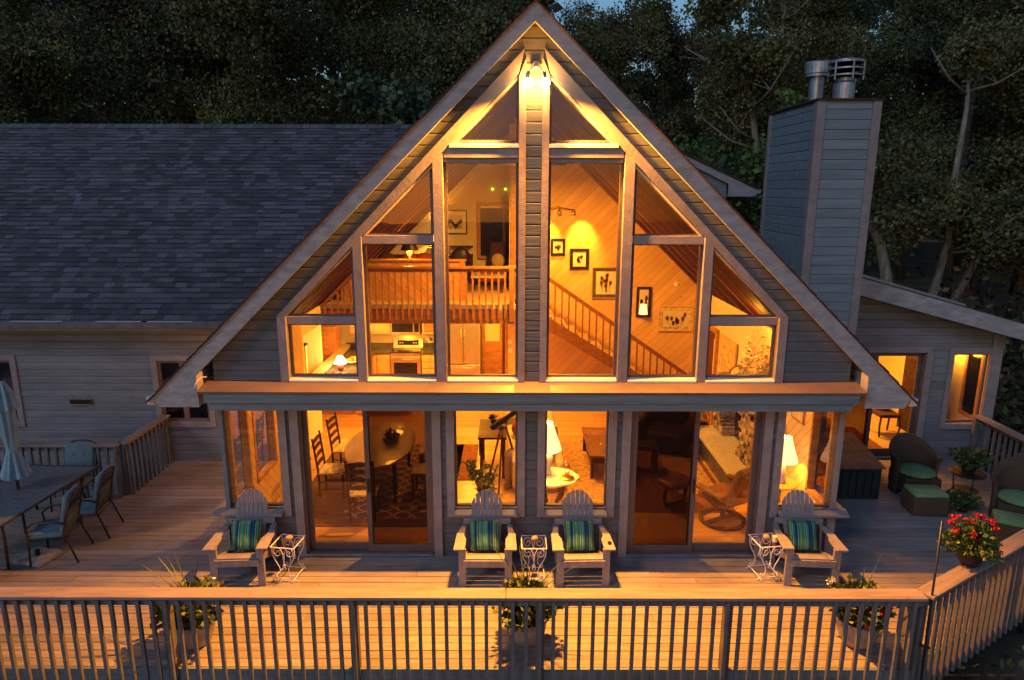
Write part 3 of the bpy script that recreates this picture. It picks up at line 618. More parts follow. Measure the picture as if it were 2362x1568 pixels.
# stairs in front of the plank wall, going down to the right
st = house; nst = 14; tot = 2.72; sx0, sx1 = -.2, 3.85; mb = MB(); sm = MB()
for k in range(nst):
    xa = sx1 - (sx1 - sx0) * k / nst; xb = sx1 - (sx1 - sx0) * (k + 1) / nst; zt = tot * (k + 1) / nst
    mb.box(xb - .02, xa, 6.3, 7.19, zt - .035, zt); mb.box(xa - .02, xa - .005, 6.3, 7.19, zt - tot / nst, zt - .035)
stair = mb.build('staircase', 'oak_light', house)
sm.prism([(sx0, tot + .06), (sx0, tot - .26), (sx1 + .05, -.02 + .0), (sx1 + .05, .22)], lambda u, v, w: (u, w, v), 6.24, 6.29); sm.build('stringer', 'oak_dark', stair)
hr = MB(); zl = lambda x: tot * (sx1 - x) / (sx1 - sx0); hr.beam((-.15, 6.26, zl(-.15) + .98), (sx1, 6.26, zl(sx1) + .90), .06, .085); h2 = hr.build('handrail', 'oak_dark', stair)
x = .05
while x < sx1 - .1:
    MB().box(x, x + .032, 6.225, 6.262, zl(x) - .12, zl(x) + .93).build('baluster', 'oak_dark', stair); x += .158
MB().box(sx1 - .02, sx1 + .07, 6.2, 6.3, 0, 1.05).build('newel_post', 'oak', stair)
# loft window and the dark door below
P0, P1 = U(1100, 465, Y=9.2), U(1186, 597, Y=9.2)
wm = MB(); x0, x1, z1, z0 = P0.x, P1.x + .1, P0.z, P1.z
wm.box(x0, x0 + .09, 9.13, 9.2, z0, z1); wm.box(x0 + .09, x1, 9.13, 9.2, z1 - .09, z1); wm.box(x0 + .09, x1, 9.13, 9.2, z0, z0 + .09); wm.box(x0 + .68, x0 + .76, 9.15, 9.2, z0 + .09, z1 - .09)
w = wm.build('loft_window', 'oak', house); MB().box(x0 + .09, x1, 9.17, 9.18, z0 + .09, z1 - .09).build('pane', 'night_glass', w); MB().box(x0 + .1, x1, 9.12, 9.17, z1 - .16, z1 - .10).build('blind', 'drywall_white', w)
a, b = U(1112, 800, Y=9.1), U(1165, 800, Y=9.1)
dd = MB().box(a.x, a.x + .55, 9.14, 9.2, 0, 2.05).build('inner_door', 'oak', house)
MB().box(a.x + .56, b.x, 9.12, 9.2, 0, 2.05).build('door_opening', 'door_red', dd)
MB().box(a.x + .09, a.x + .48, 9.12, 9.14, 1.1, 1.95).build('door_panel', 'drywall', dd)
dr = MB(); dr.box(4.12, 4.18, 5.35, 5.45, 0, 2.2); dr.box(4.12, 4.18, 6.3, 6.4, 0, 2.2); dr.box(4.12, 4.18, 5.45, 6.3, 2.1, 2.2)
dr = dr.build('inner_door', 'oak', house); MB().box(4.15, 4.18, 5.45, 6.3, 0, 2.1).build('door_leaf', 'door_red', dr); MB().box(4.13, 4.15, 5.45, 5.53, .3, 1.98).build('door_glass', 'drywall_white', dr)
for pz in (1.52, 1.30):
    MB().box(-.36, -.26, 7.18, 7.2, pz - .05, pz + .05).build('switch_plate', 'white_enamel', house, bevel=.01)
# fireplace on the right side wall: stone face, pale hearth slab, shelf
rng = random.Random(5); fp = MB(); z = .42
while z < 1.5:
    h = rng.uniform(.05, .11); y = 2.0
    while y < 4.3:
        w = rng.uniform(.12, .34); d = rng.uniform(0, .05); fp.tint = rng.uniform(.5, 1.4)
        if not (2.6 < y < 3.7 and z < 1.15): fp.box(3.86 - d, 4.17, y, min(y + w, 4.3) - .01, z, z + h - .008)
        y += w
    z += h
fire = fp.build('fireplace', 'stone_a', house); MB().box(4.1, 4.15, 2.6, 3.75, .4, 1.2).build('firebox', 'black_gloss', fire)
MB().box(3.42, 4.17, 1.95, 4.35, .36, .42).build('hearth', 'counter_pale', fire, bevel=.01); MB().box(3.47, 4.17, 2.0, 4.3, 0, .36).build('hearth_base', 'granite', fire)
MB().box(3.62, 4.17, 1.7, 3.9, 1.56, 1.62).build('mantel', 'counter_pale', fire, bevel=.008)
# ---- warm lights added to the rooms
for x, y in ((-3.0, 5.6), (-1.3, 5.6), (-3.2, 7.6), (-1.2, 7.6), (-5.3, 6.2)):  # ceiling cans made up to carry the added kitchen light
    d = MB(); d.lathe([(.09, 0), (.09, -.012), (.065, -.012), (.065, -.004)], (x, y, 2.50 if x > -5 else 2.45), 16); o = d.build('added_downlight', 'white_enamel', smooth=True)
    tag(o, {(-3.0, 5.6): 'added recessed light under the left part of the loft edge', (-1.3, 5.6): 'added recessed light under the right part of the loft edge', (-3.2, 7.6): 'added recessed light above the kitchen range', (-1.2, 7.6): 'added recessed light before the refrigerator', (-5.3, 6.2): 'added recessed light by the stepped stair walls'}[(x, y)], 'ceiling light', 'added lights in the kitchen ceiling')
    light('AREA', (x, y, (2.50 if x > -5 else 2.45) - .02), 105 if x > -5 else 18, size=.25)
fan = thing('ceiling_fan', 'ceiling fan with dark blades and added light hanging behind the gable column', 'fan', (0, 4.2, 0))
fm = MB(); fm.tube([(0, 0, 6.9), (0, 0, 5.75)], .018); fm.lathe([(.03, 5.80), (.11, 5.77), (.12, 5.66), (.07, 5.62)], (0, 0, 0), 16); fm.build('motor', 'brass', fan, smooth=True)
for k in range(5):
    a = k * 2 * math.pi / 5 + .12; MB().box(.12, .74, -.07, .06, -.006, .006, Matrix.Translation((0, 0, 5.60)) @ Matrix.Rotation(a, 4, 'Z') @ Matrix.Rotation(.2, 4, 'X')).build('blade', 'dark_wood', fan)
MB().lathe([(.03, 5.46), (.08, 5.50), (.10, 5.57), (.06, 5.62)], (0, 0, 0), 16).build('lamp_shade', 'shade', fan, smooth=True)  # light kit added under the fan to brighten the room, unseen behind the column
light('POINT', (0, 4.2, 5.40), 60, size=.12); light('AREA', (0, 4.2, 5.38), 520, size=.3)
for x, y in ((-2.4, 2.6), (2.4, 2.4), (2.6, 5.0)):
    light('SPOT', (x * .35, y, 5.85), 380, size=.15, spot=85, rot=(0, math.degrees(math.atan2(x * .65, 5.85)) * -1 if False else -math.degrees(math.atan2(x * .65, 5.85)), 0), name='added_room_spot')  # added spots brightening the room, no fixture there
light('SPOT', (.25, 3.4, 5.5), 420, size=.15, rot=(50, 0, -26), spot=80, blend=.8, name='added_room_spot')  # added spot that brightens the plank wall
# track lamp on the plank wall
tp = U(1290, 482, Y=7.0); tl = thing('track_light', 'brass track light with two small spots high on the plank wall', 'lamp', (tp.x, 7.2, tp.z))
tm = MB(); tm.tube([(-.33, -.10, -.02), (-.05, -.14, .05), (.33, -.10, -.02)], .012); tm.tube([(0, 0, .04), (0, -.13, .04)], .02); tm.build('track', 'brass', tl, smooth=True)
for dx in (-.33, 0, .33):
    s_ = MB(); s_.lathe([(.025, 0), (.04, -.09), (.045, -.12), (.0, -.10)], (dx, -.12, .0), 12); s_.build('spot_head', 'steel', tl, smooth=True)
for dx, ax in ((-.28, 2), (.50, -6)):
    light('SPOT', (tp.x + dx, 6.72, tp.z - .02), 520, size=.05, spot=62, blend=1, rot=(33, 0, ax))
# ---- pictures on the plank wall
def picture(name, label, x0, x1, z0, z1, y, fr, inner, kind, mat_w=.06, fw=.035, place=None, cat='picture'):
    cx, cz = (x0 + x1) / 2, (z0 + z1) / 2; t = thing(name, label, cat, (cx, y, cz) if place is None else place[0]); w, h = (x1 - x0) / 2, (z1 - z0) / 2
    if place: t.rotation_euler.z = place[1]
    f = MB()
    for a, b, c, d in ((-w, -w + fw, -h, h), (w - fw, w, -h, h), (-w + fw, w - fw, -h, -h + fw), (-w + fw, w - fw, h - fw, h)): f.box(a, b, -.035, 0, c, d)
    f.build('frame', fr, t); MB().box(-w + fw, w - fw, -.015, -.003, -h + fw, h - fw).build('mount', inner, t)
    p = MB(); r = random.Random(label); iw, ih = w - fw - mat_w, h - fw - mat_w; p.cur = 0; p.box(-iw, iw, -.018, -.0155, -ih, ih); yy = -.021
    p.cur = 1
    if kind == 'flowers':
        n = 5 + int(iw * 12)
        for i in range(n):
            sx = r.uniform(-iw * .8, iw * .8); top = r.uniform(-.1, ih * .75); p.beam((sx * .7, yy, -ih * .85), (sx, yy, top), .002, .007, (1, 0, 0))
            for k in range(3): p.face([(sx * .9, yy, top - .12 * ih * k - .1 * ih), (sx * .9 + r.uniform(-.06, .06), yy, top + .02 - .3 * ih * k), (sx * .9 + r.uniform(-.03, .03), yy, top - .4 * ih)])
            p.cur = 2; q = .028 + .05 * iw
            p.face([(sx + q * math.cos(a) * r.uniform(.7, 1.1), yy - .001, top + q * 1.3 * math.sin(a)) for a in [j * math.pi / 4 for j in range(8)]]); p.cur = 1
    elif kind == 'land':
        pts = [(-iw + 2 * iw * i / 12, ih * (.1 + .45 * math.sin(i * .7) * r.uniform(.6, 1))) for i in range(13)]
        for (a, b), (c, d) in zip(pts, pts[1:]): p.face([(a, yy, b - ih * .55), (c, yy, d - ih * .55), (c, yy, d), (a, yy, b)])
        p.cur = 2; p.face([(-iw, yy, -ih), (iw, yy, -ih), (iw, yy, -ih * .6), (-iw, yy, -ih * .2)])
    p.build('print', ['paper', 'ink', 'plum' if kind == 'flowers' else 'straw'], t); return t
def pw(px0, py0, px1, py1, Y): a, b = U(px0, py0, Y=Y), U(px1, py1, Y=Y); return a.x, b.x, b.z, a.z
YW = 7.19
picture('framed_picture', 'small black framed flower print, topmost on the plank wall', *pw(1270, 550, 1303, 589, YW), YW, 'black_frame', 'paper', 'flowers', .03, .06)
picture('framed_picture', 'dark framed vase print, second from top above the stairs', *pw(1315, 573, 1357, 621, YW), YW, 'black_frame', 'paper', 'flowers', .05, .07)
picture('framed_picture', 'wide picture of dark red tulips with broad olive mount', *pw(1366, 616, 1432, 688, YW), YW, 'oak', 'granite', 'flowers', .08, .02)
picture('framed_picture', 'narrow tall dark frame holding two small prints', *pw(1469, 661, 1500, 731, YW), YW, 'black_frame', 'black_frame', 'flowers', .05, .02)
picture('framed_picture', 'light wooden framed picture of irises, lowest by the stair foot', *pw(1520, 706, 1597, 763, YW), YW, 'oak_light', 'straw', 'flowers', .09, .02)
picture('framed_picture', 'black framed mountain landscape on the yellow loft wall', *pw(1020, 484, 1078, 540, 9.18), 9.18, 'black_frame', 'drywall_white', 'land', .10, .03)
picture('framed_painting', 'landscape painting in pale wooden frame leaning above the shelf', -.52, .52, -.36, .36, 0, 'oak_light', 'straw', 'land', .0, .07, ((4.12, 4.62, 1.82), rad(90)), 'painting')
picture('framed_picture', 'slim framed botanical print by the corner window right of the second door', -.22, .22, -.3, .3, 0, 'oak', 'paper', 'flowers', .07, .025, ((4.15, 1.15, 1.95), rad(90)))
th = U(1560, 655, Y=7.19); t = MB().lathe([(.065, 0), (.065, .02), (.05, .03), (.0, .03)], (0, 0, 0), 20).xform(Matrix.Rotation(rad(90), 4, 'X')).build('thermostat', 'white_enamel', loc=(th.x, 7.2, th.z), smooth=True); tag(t, 'round white thermostat on the plank wall', 'thermostat')
sc = U(1484, 712, Y=7.1); s1 = thing('wall_sconce', 'small glowing lamp shade against the narrow dark frame', 'lamp', (sc.x, 7.1, sc.z))
MB().lathe([(.11, -.13), (.07, .11), (.02, .12)], (0, 0, 0), 16).build('lamp_shade', 'shade', s1, smooth=True); MB().box(-.03, .03, .03, .1, -.06, .0).build('bracket', 'brass', s1)
# ---- kitchen
kx = lambda px, Y: U(px, 800, Y=Y).x
rg0, rg1 = kx(899, 8.55), kx(969, 8.55)
kc = thing('kitchen_cabinets', 'honey oak kitchen cabinets with dark granite top around the range', 'cabinet')
cb = MB()
for a, b in ((-4.75, rg0 - .01), (rg1 + .01, rg1 + .95)):
    cb.box(a, b, 8.62, 9.19, 0.0, .87)
cb.box(-4.75, -3.95, 6.2, 8.62, 0, .87); cb.build('base_cabinet', 'oak', kc)
MB().box(-4.8, rg0 - .01, 8.58, 9.19, .872, .91).box(rg1 + .01, rg1 + .95, 8.58, 9.19, .872, .91).box(-4.8, -3.90, 6.15, 8.58, .872, .91).box(-4.8, rg0, 9.16, 9.19, .91, 1.04).box(rg1, rg1 + .95, 9.16, 9.19, .91, 1.04).build('countertop', 'granite', kc)
MB().box(-4.86, -4.66, 6.1, 9.1, .93, 1.02).box(-4.84, -4.70, 6.12, 9.1, 0, .93).build('raised_ledge', 'counter_pale', kc)
def drawer(x0, x1, y, z0, z1, nm='drawer', m='oak_light'):
    d = MB().box(x0, x1, y - .022, y, z0, z1).build(nm, m, kc, bevel=.006)
    if nm == 'drawer': MB().tube([((x0 + x1) / 2 - .06, y - .03, (z0 + z1) / 2), ((x0 + x1) / 2, y - .045, (z0 + z1) / 2 - .01), ((x0 + x1) / 2 + .06, y - .03, (z0 + z1) / 2)], .006, 6).build('handle', 'brass', d)
    return d
for z0, z1 in ((.05, .24), (.26, .45), (.47, .64), (.66, .84)): drawer(rg1 + .03, rg1 + .46, 8.62, z0, z1); drawer(rg1 + .48, rg1 + .92, 8.62, z0, z1)
drawer(rg0 - .36, rg0 - .03, 8.62, .06, .84, 'cabinet_door'); drawer(rg0 - .72, rg0 - .39, 8.62, .06, .84, 'cabinet_door')
for a, b in ((-4.6, -4.18), (-4.15, rg0 - .02), (rg1 + .03, rg1 + .45), (rg1 + .47, rg1 + .9)):
    d = MB().box(a, b, 8.85, 9.19, 1.36, 2.2).build('wall_cabinet', 'oak_light', kc); MB().box(a + .05, b - .05, 8.83, 8.85, 1.41, 2.15).build('cabinet_door', 'oak_light' if b < rg0 + .1 else 'oak', d, bevel=.01)
rgx = (rg0 + rg1) / 2; rw_ = (rg1 - rg0) / 2
r_ = thing('range', 'steel electric range with black glass top and oven window', 'stove', (rgx, 8.85, 0))
MB().box(-rw_, rw_, -.25, .34, .06, .90).build('body', 'steel', r_, bevel=.01); MB().box(-rw_ + .01, rw_ - .01, -.30, .30, .902, .925).build('cooktop', 'black_gloss', r_)
d = MB().box(-rw_ + .01, rw_ - .01, -.295, -.252, .24, .80).build('oven_door', 'steel', r_, bevel=.01); MB().box(-rw_ + .09, rw_ - .09, -.299, -.296, .33, .64).build('oven_window', 'black_gloss', d); MB().tube([(-rw_ + .05, -.33, .74), (rw_ - .05, -.33, .74)], .013).build('handle', 'steel', d, smooth=True)
MB().box(-rw_ + .01, rw_ - .01, -.29, -.252, .06, .22).build('drawer', 'steel', r_, bevel=.01)
bk = MB().prism([(.24, .925), (.34, .925), (.34, 1.16), (.30, 1.16)], lambda u, v, w: (w, u, v), -rw_, rw_).build('backguard', 'steel', r_); MB().prism([(.25, 1.0), (.262, 1.0), (.292, 1.12), (.28, 1.12)], lambda u, v, w: (w, u, v), -rw_ + .12, rw_ - .12).build('control_panel', 'black_gloss', bk)
for dx in (-.22, -.15, .15, .22): MB().lathe([(.024, 0), (.02, .03), (.0, .03)], (0, 0, 0), 12).xform(Matrix.Translation((dx, .268, 1.055)) @ Matrix.Rotation(rad(80), 4, 'X')).build('knob', 'steel', bk)
m0, m1 = kx(903, 8.8), kx(969, 8.8)
mw = thing('microwave', 'steel microwave oven hung above the range', 'microwave', ((m0 + m1) / 2, 9.0, 1.33)); w = (m1 - m0) / 2
MB().box(-w, w, -.2, .19, 0, .40).build('body', 'steel', mw, bevel=.01); MB().box(-w + .03, w - .18, -.206, -.2, .09, .36).build('door_window', 'black_gloss', mw); MB().box(w - .14, w - .02, -.206, -.2, .09, .36).build('control_panel', 'black_gloss', mw); MB().tube([(w - .16, -.23, .07), (w - .16, -.23, .37)], .011).build('handle', 'steel', mw)
light('AREA', ((m0 + m1) / 2, 8.95, 1.32), 9, size=.2)
f0, f1 = kx(1030, 8.5), kx(1107, 8.5); w = (f1 - f0) / 2
fr = thing('refrigerator', 'tall steel french door refrigerator under the loft', 'refrigerator', ((f0 + f1) / 2, 8.8, 0))
MB().box(-w, w, -.25, .38, .02, 1.78).build('body', 'steel', fr)
for s in (-1, 1):
    d = MB().box(*sorted((s * .004, s * w)), -.31, -.255, .62, 1.78).build('door', 'steel', fr, bevel=.015); MB().tube([(s * .04, -.32, .75), (s * .045, -.36, .85), (s * .045, -.36, 1.5), (s * .04, -.32, 1.6)], .011).build('handle', 'steel', d, smooth=True)
d = MB().box(-w, w, -.31, -.255, .06, .60).build('drawer', 'steel', fr, bevel=.015); MB().tube([(-w + .08, -.32, .53), (-w + .14, -.36, .53), (w - .14, -.36, .53), (w - .08, -.32, .53)], .012).build('handle', 'steel', d, smooth=True)
hp = U(991, 783, Y=9.15); hb = MB(); pts = []
for i in range(28):
    a = 2 * math.pi * i / 28; pts.append((.0085 * 16 * math.sin(a) ** 3, .0085 * (13 * math.cos(a) - 5 * math.cos(2 * a) - 2 * math.cos(3 * a) - math.cos(4 * a)) * 1.05))
hb.prism(pts, lambda u, v, w: (u, w, v), -.02, 0)
h_ = thing('heart_plaque', 'cream heart shaped plaque with dark sprig beside the range', 'plaque', (hp.x, 9.19, hp.z)); hb.build('board', 'drywall_white', h_)
sp = MB(); rr_ = random.Random(2)
for i in range(12): sp.leaf((rr_.uniform(-.07, .06), -.023, rr_.uniform(-.04, .03)), .05, Vector((rr_.uniform(-1, 1), 0, rr_.uniform(-.5, .5))).normalized())
sp.build('painted_sprig', 'ink', h_)
lp = U(790, 852, Z=.91); k = thing('table_lamp', 'small bright lamp with patterned jar base on the counter', 'lamp', (-4.35, 6.75, .91))
MB().lathe([(.05, 0), (.075, .08), (.06, .16), (.03, .18)], (0, 0, 0), 16).build('base', 'cloth_red', k, smooth=True); MB().lathe([(.15, .19), (.05, .36)], (0, 0, 0), 16).build('lamp_shade', 'bulb', k, smooth=True)
light('POINT', (-4.35, 6.75, 1.35), 50, size=.06)
bw = thing('fruit_bowl', 'white bowl of yellow fruit on the kitchen ledge', 'bowl', (-4.22, 7.45, .91)); MB().lathe([(.06, 0), (.14, .04), (.19, .10), (.18, .10), (.12, .05), (.01, .03)], (0, 0, 0), 20).build('bowl', 'white_enamel', bw, smooth=True)
for i in range(7): MB().ball((.09 * math.cos(i), .09 * math.sin(i * 1.3), .11 + .01 * (i % 3)), .05, .04, .04).build('fruit', 'fruit', bw, smooth=True)
tt = thing('coffee_maker', 'dark coffee maker and kettle group in the counter corner', 'appliance', (-4.35, 8.9, .91)); MB().box(-.12, .10, -.1, .1, 0, .05).box(-.12, -.03, -.1, .1, .05, .3).box(-.12, .1, -.1, .1, .3, .36).build('body', 'black_gloss', tt, bevel=.01); MB().lathe([(.05, .05), (.07, .12), (.05, .2)], (.04, 0, 0), 14).build('jug', 'steel', tt, smooth=True)
pc = thing('pantry_cabinet', 'tall orange oak cabinet left of the kitchen ledge', 'cabinet', (-5.15, 8.3, 0)); MB().box(-.45, .32, -.2, .4, 0, 1.62).build('body', 'oak', pc); MB().box(-.50, .36, -.24, .42, 1.62, 1.70).build('cornice', 'oak', pc, bevel=.01); MB().box(-.38, .10, -.215, -.2, .1, 1.55).build('door', 'door_red' if False else 'oak', pc, bevel=.01)
for i, (xa, ya, h, lb) in enumerate(((-5.35, 5.4, 1.30, 'lowest stepped wall of the stair with brown cap'), (-5.2, 6.3, 1.62, 'middle stepped wall of the stair with brown cap'), (-5.1, 7.2, 2.0, 'highest stepped wall of the stair with brown cap'))):
    s_ = thing('stair_wall', lb, 'wall', (xa, ya, 0), 0, 'stepped stair walls'); MB().prism([(-.6, 0), (.18, 0), (.18, h), (.02, h), (-.6, h - .42)], lambda u, v, w: (u, w, v), 0, .1).build('wall', 'drywall', s_)
    MB().prism([(.2, h), (.2, h + .045), (.0, h + .045), (-.6, h - .37), (-.6, h - .42), (.02, h)], lambda u, v, w: (u, w, v), -.03, .13).build('cap', 'dark_wood', s_)
# ---- loft furniture
def table_lamp(label, loc, hb, rs, hs, base='brass', e=60, twin=False, dark=False, prof=None):
    t = thing('table_lamp', label, 'lamp', loc)
    b = MB(); b.lathe(prof or [(.07, 0), (.07, .02), (.02, .05), (.02, hb)], (0, 0, 0), 18); b.build('base', base, t, smooth=True)
    if twin:
        for s in (-1, 1): MB().tube([(0, 0, hb * .35), (s * .05, 0, hb * .4), (s * .05, 0, hb * .55)], .01).build('arm', 'brass', t); MB().tube([(s * .05, 0, hb * .55), (s * .05, 0, hb * .95)], .013).build('candle', 'shade', t)
    s_ = MB(); s_.lathe([(rs, hb), (rs * .86, hb + hs * .25), (rs * .62, hb + hs * .62), (rs * .42, hb + hs)] if not dark else [(rs, hb), (rs * .55, hb + hs)], (0, 0, 0), 24)
    s_.f = s_.f[:-2]; s_.mi = s_.mi[:-2]; s_.t = s_.t[:-2]
    s_.build('lamp_shade', 'leather_dark' if dark else 'shade', t, smooth=True); MB().lathe([(.004, hb + hs * .9), (.012, hb + hs + .02), (.002, hb + hs + .05)], (0, 0, 0), 8).build('finial', 'brass', t)
    light('POINT', (loc[0], loc[1], loc[2] + hb + hs * (.45 if not dark else .2)), e * 2, size=.05)
    return t
p = U(945, 608, Y=6.0); table_lamp('brass candelabra lamp with black shade standing on the loft half wall', (p.x, 6.02, 3.64), .20, .20, .20, e=45, twin=True, dark=True)
table_lamp('lamp with cream shade against the loft wall below the landscape', (-2.25, 8.9, 3.45), .35, .16, .26, e=80)
ds = thing('writing_desk', 'dark narrow desk with shelf of books against the loft wall', 'desk', (-1.75, 8.85, 2.735)); MB().box(-.7, .45, -.28, .28, .70, .73).build('top', 'dark_wood', ds)
for s in (-.68, .40): MB().box(s, s + .04, -.26, .26, 0, .70).build('side_panel', 'dark_wood', ds)
MB().box(.10, .38, -.1, .15, .62, .70).build('books', 'book_red', ds); MB().box(-.7, .45, .1, .28, .92, .95).build('shelf', 'dark_wood', ds)
sf = thing('sofa', 'dark red sofa with cushions on the loft behind the half wall', 'sofa', (-2.8, 7.3, 2.735)); MB().box(-.85, .85, -.4, .4, .1, .42).build('seat', 'cloth_red', sf, bevel=.05); MB().box(-.85, .85, .22, .45, .42, .86).build('backrest', 'cloth_dark', sf, bevel=.08)
for s in (-1, 1): MB().box(*sorted((s * .72, s * .95)), -.42, .42, .1, .80).build('arm', 'cloth_dark', sf, bevel=.08)
for dx, m_ in ((-.45, 'cloth_dark'), (.1, 'cloth_red'), (.45, 'cloth_red')): MB().ball((dx, -.02, .72), .24, .12, .22).build('cushion', m_, sf, smooth=True)
wc = thing('hoop_back_chair', 'dark wooden hoop back chair by the loft desk', 'chair', (-2.0, 8.1, 2.735)); MB().box(-.22, .22, -.22, .22, .42, .46).build('seat', 'dark_wood', wc)
MB().tube([(-.22, .2, .44)] + [(.24 * math.cos(a), .22, .60 + .30 * math.sin(a)) for a in [math.pi - i * math.pi / 10 for i in range(11)]] + [(.22, .2, .44)], .018).build('hoop', 'dark_wood', wc, smooth=True)
for sx in (-1, 1):
    for sy in (-1, 1): MB().tube([(sx * .17, sy * .17, .42), (sx * .22, sy * .22, 0)], .016).build('leg', 'dark_wood', wc)
oc = thing('office_chair', 'black rounded chair back beside the loft desk', 'chair', (-1.55, 8.0, 2.735)); MB().ball((0, 0, .75), .24, .10, .26, 14, 10).build('backrest', 'leather_dark', oc, smooth=True); MB().ball((0, -.2, .45), .26, .25, .06).build('seat', 'leather_dark', oc, smooth=True); MB().tube([(0, -.2, 0), (0, -.2, .42)], .03).build('stem', 'black_metal', oc)
ac = thing('armchair', 'dark plum armchair with pale cushion right of the loft window', 'armchair', (-.75, 8.4, 2.735)); MB().box(-.35, .35, -.35, .35, .12, .45).build('seat', 'cloth_red', ac, bevel=.05); MB().box(-.1, .38, .05, .4, .40, 1.10).build('backrest', 'cloth_dark', ac, bevel=.1); MB().ball((.12, -.02, .62), .18, .08, .2).build('cushion', 'cloth_cream', ac, smooth=True)
ft = thing('coffee_table', 'low pale coffee table with dark legs on the loft carpet', 'table', (-.85, 7.3, 2.735)); MB().box(-.4, .4, -.25, .25, .36, .40).build('top', 'counter_pale', ft)
for sx in (-1, 1):
    for sy in (-1, 1): MB().box(sx * .34 - .02, sx * .34 + .02, sy * .2 - .02, sy * .2 + .02, 0, .36).build('leg', 'dark_wood', ft)
for px in (1136, 1166):
    p = U(px, 436, Y=9.17); o = MB().ball((0, 0, 0), .022, .01, .022).build('indicator_light', 'led_green', loc=p, smooth=True); tag(o, ('left' if px < 1150 else 'right') + ' one of two tiny green lights on the loft wall', 'light', 'green lights on the loft wall')
# ---- shelf things behind the low right window
MS = 1.62
fb = thing('flower_arrangement', 'big pale dried flower arrangement spilling from the mantel shelf', 'flowers', (3.95, 2.55, MS)); MB().lathe([(.06, 0), (.10, .12), (.05, .22), (.06, .26)], (0, 0, 0), 14).build('vase', 'pot_dark', fb, smooth=True)
fo = MB(); r2 = random.Random(9)
for i in range(900):
    a = r2.uniform(0, 6.28); h = r2.gauss(.35, .28); q = r2.uniform(0, 1) ** .5 * (.26 - .12 * abs(h - .35)); fo.cur = 0 if r2.random() < .7 else 1; fo.tint = r2.uniform(.5, 1.4)
    fo.leaf((q * math.cos(a) * .8, q * math.sin(a) * 1.3 - max(0, .3 - h) * .3, max(.02, h + .05)), r2.uniform(.04, .10), Vector((math.cos(a), math.sin(a), r2.uniform(-.3, .8))).normalized(), .22)
fo.build('blooms', ['straw', 'flower_white'], fb)
ck = thing('mantel_clock', 'round faced wooden clock on the mantel shelf', 'clock', (3.95, 3.25, MS)); MB().box(-.12, .12, -.22, .22, 0, .04).build('base', 'oak', ck)
hb = MB(); hb.lathe([(.13, -.14), (.14, .14)], (0, 0, 0), 18); hb.xform(Matrix.Translation((0, 0, .16)) @ Matrix.Rotation(rad(90), 4, 'X')); hb.build('drum', 'straw', ck, smooth=False)
fc = MB(); fc.lathe([(.15, 0), (.15, .02), (.10, .03), (.0, .03)], (0, 0, 0), 20); fc.xform(Matrix.Translation((0, .16, .16)) @ Matrix.Rotation(rad(-90), 4, 'X')); fc.build('dial', 'brass', ck)
bk = thing('books', 'two red backed books at the shelf end', 'books', (4.0, 2.0, MS))
for i in range(3): MB().box(-.1 + .0 * i, .08, -.12 + i * .07, -.06 + i * .07, 0, .24 - .02 * i).build('book', 'book_red', bk)
light('POINT', (3.75, 2.5, 3.0), 40, size=.08)  # added glow above the mantel, no lamp stands there
# ---- ground floor, left door
rg = MB().box(-3.85, -1.25, .82, 4.3, .006, .016).build('rug', 'rug_rings'); tag(rg, 'brown rug with pale ring pattern beneath the dining table', 'rug')
dt = thing('dining_table', 'oval polished wooden dining table behind the left sliding door', 'table', (-2.58, 2.42, .016))
MB().lathe([(.01, .70), (.92, .70), (.98, .715), (1.0, .735), (.98, .75), (.01, .75)], (0, 0, 0), 44, .60, 1.12).build('top', 'table_wood', dt)
for sx in (-1, 1):
    for sy in (-1, 1): MB().lathe([(.035, 0), (.025, .1), (.045, .3), (.03, .5), (.045, .70)], (sx * .36, sy * .75, 0), 12).build('leg', 'dark_wood', dt, smooth=True)
ce = thing('centrepiece', 'dark candle centrepiece on the dining table', 'centrepiece', (-2.42, 2.55, .766)); MB().lathe([(.12, 0), (.13, .02), (.03, .04)], (0, 0, 0), 16).build('dish', 'brass', ce)
for a in (0, 2, 4): MB().tube([(.06 * math.cos(a), .06 * math.sin(a), .03), (.06 * math.cos(a), .06 * math.sin(a), .2)], .02).build('candle', 'leather_dark', ce)
fo = MB(); r2 = random.Random(4)
for i in range(90): fo.leaf((r2.gauss(0, .08), r2.gauss(0, .1), .05 + abs(r2.gauss(0, .06))), .07)
fo.build('leaves', 'leaf', ce)
def dining_chair(label, loc, rz):
    t = thing('dining_chair', label, 'chair', loc, rz, 'ladder back dining chairs')
    MB().box(-.22, .22, -.21, .21, .43, .46).build('seat', 'straw', t, bevel=.01)
    for s in (-1, 1):
        MB().tube([(s * .19, .2, 0), (s * .2, .21, .5), (s * .21, .27, 1.02), (s * .21, .275, 1.06)], [.019, .02, .018, .022], 8).build('leg', 'dark_wood', t, smooth=True)
        MB().tube([(s * .19, -.19, 0), (s * .19, -.19, .44)], .018).build('leg', 'dark_wood', t)
    for i, z in enumerate((.58, .72, .86, .98)):
        yy = .215 + (z - .5) * .11; sm = MB(); n = 8
        P = [(-.2 + .4 * k / n, z - .025 + .0 * k) for k in range(n + 1)] + [(.2 - .4 * k / n, z + .028 + .03 * math.sin(math.pi * k / n)) for k in range(n + 1)]
        sm.prism(P, lambda u, v, w: (u, w, v), yy - .006, yy + .006); sm.build('slat', 'dark_wood', t)
    for z in (.15, .28): MB().tube([(-.19, -.19, z), (.19, -.19, z)], .011).tube([(-.19, -.19, z), (-.19, .2, z)], .011).tube([(.19, -.19, z), (.19, .2, z)], .011).build('stretcher', 'dark_wood', t)
    return t
c1 = dining_chair('ladder back chair on the near left of the dining table', (-3.32, 2.0, .016), rad(90))
again(c1, 'ladder back chair on the far left of the dining table', (-3.32, 2.95, .016), rad(84))
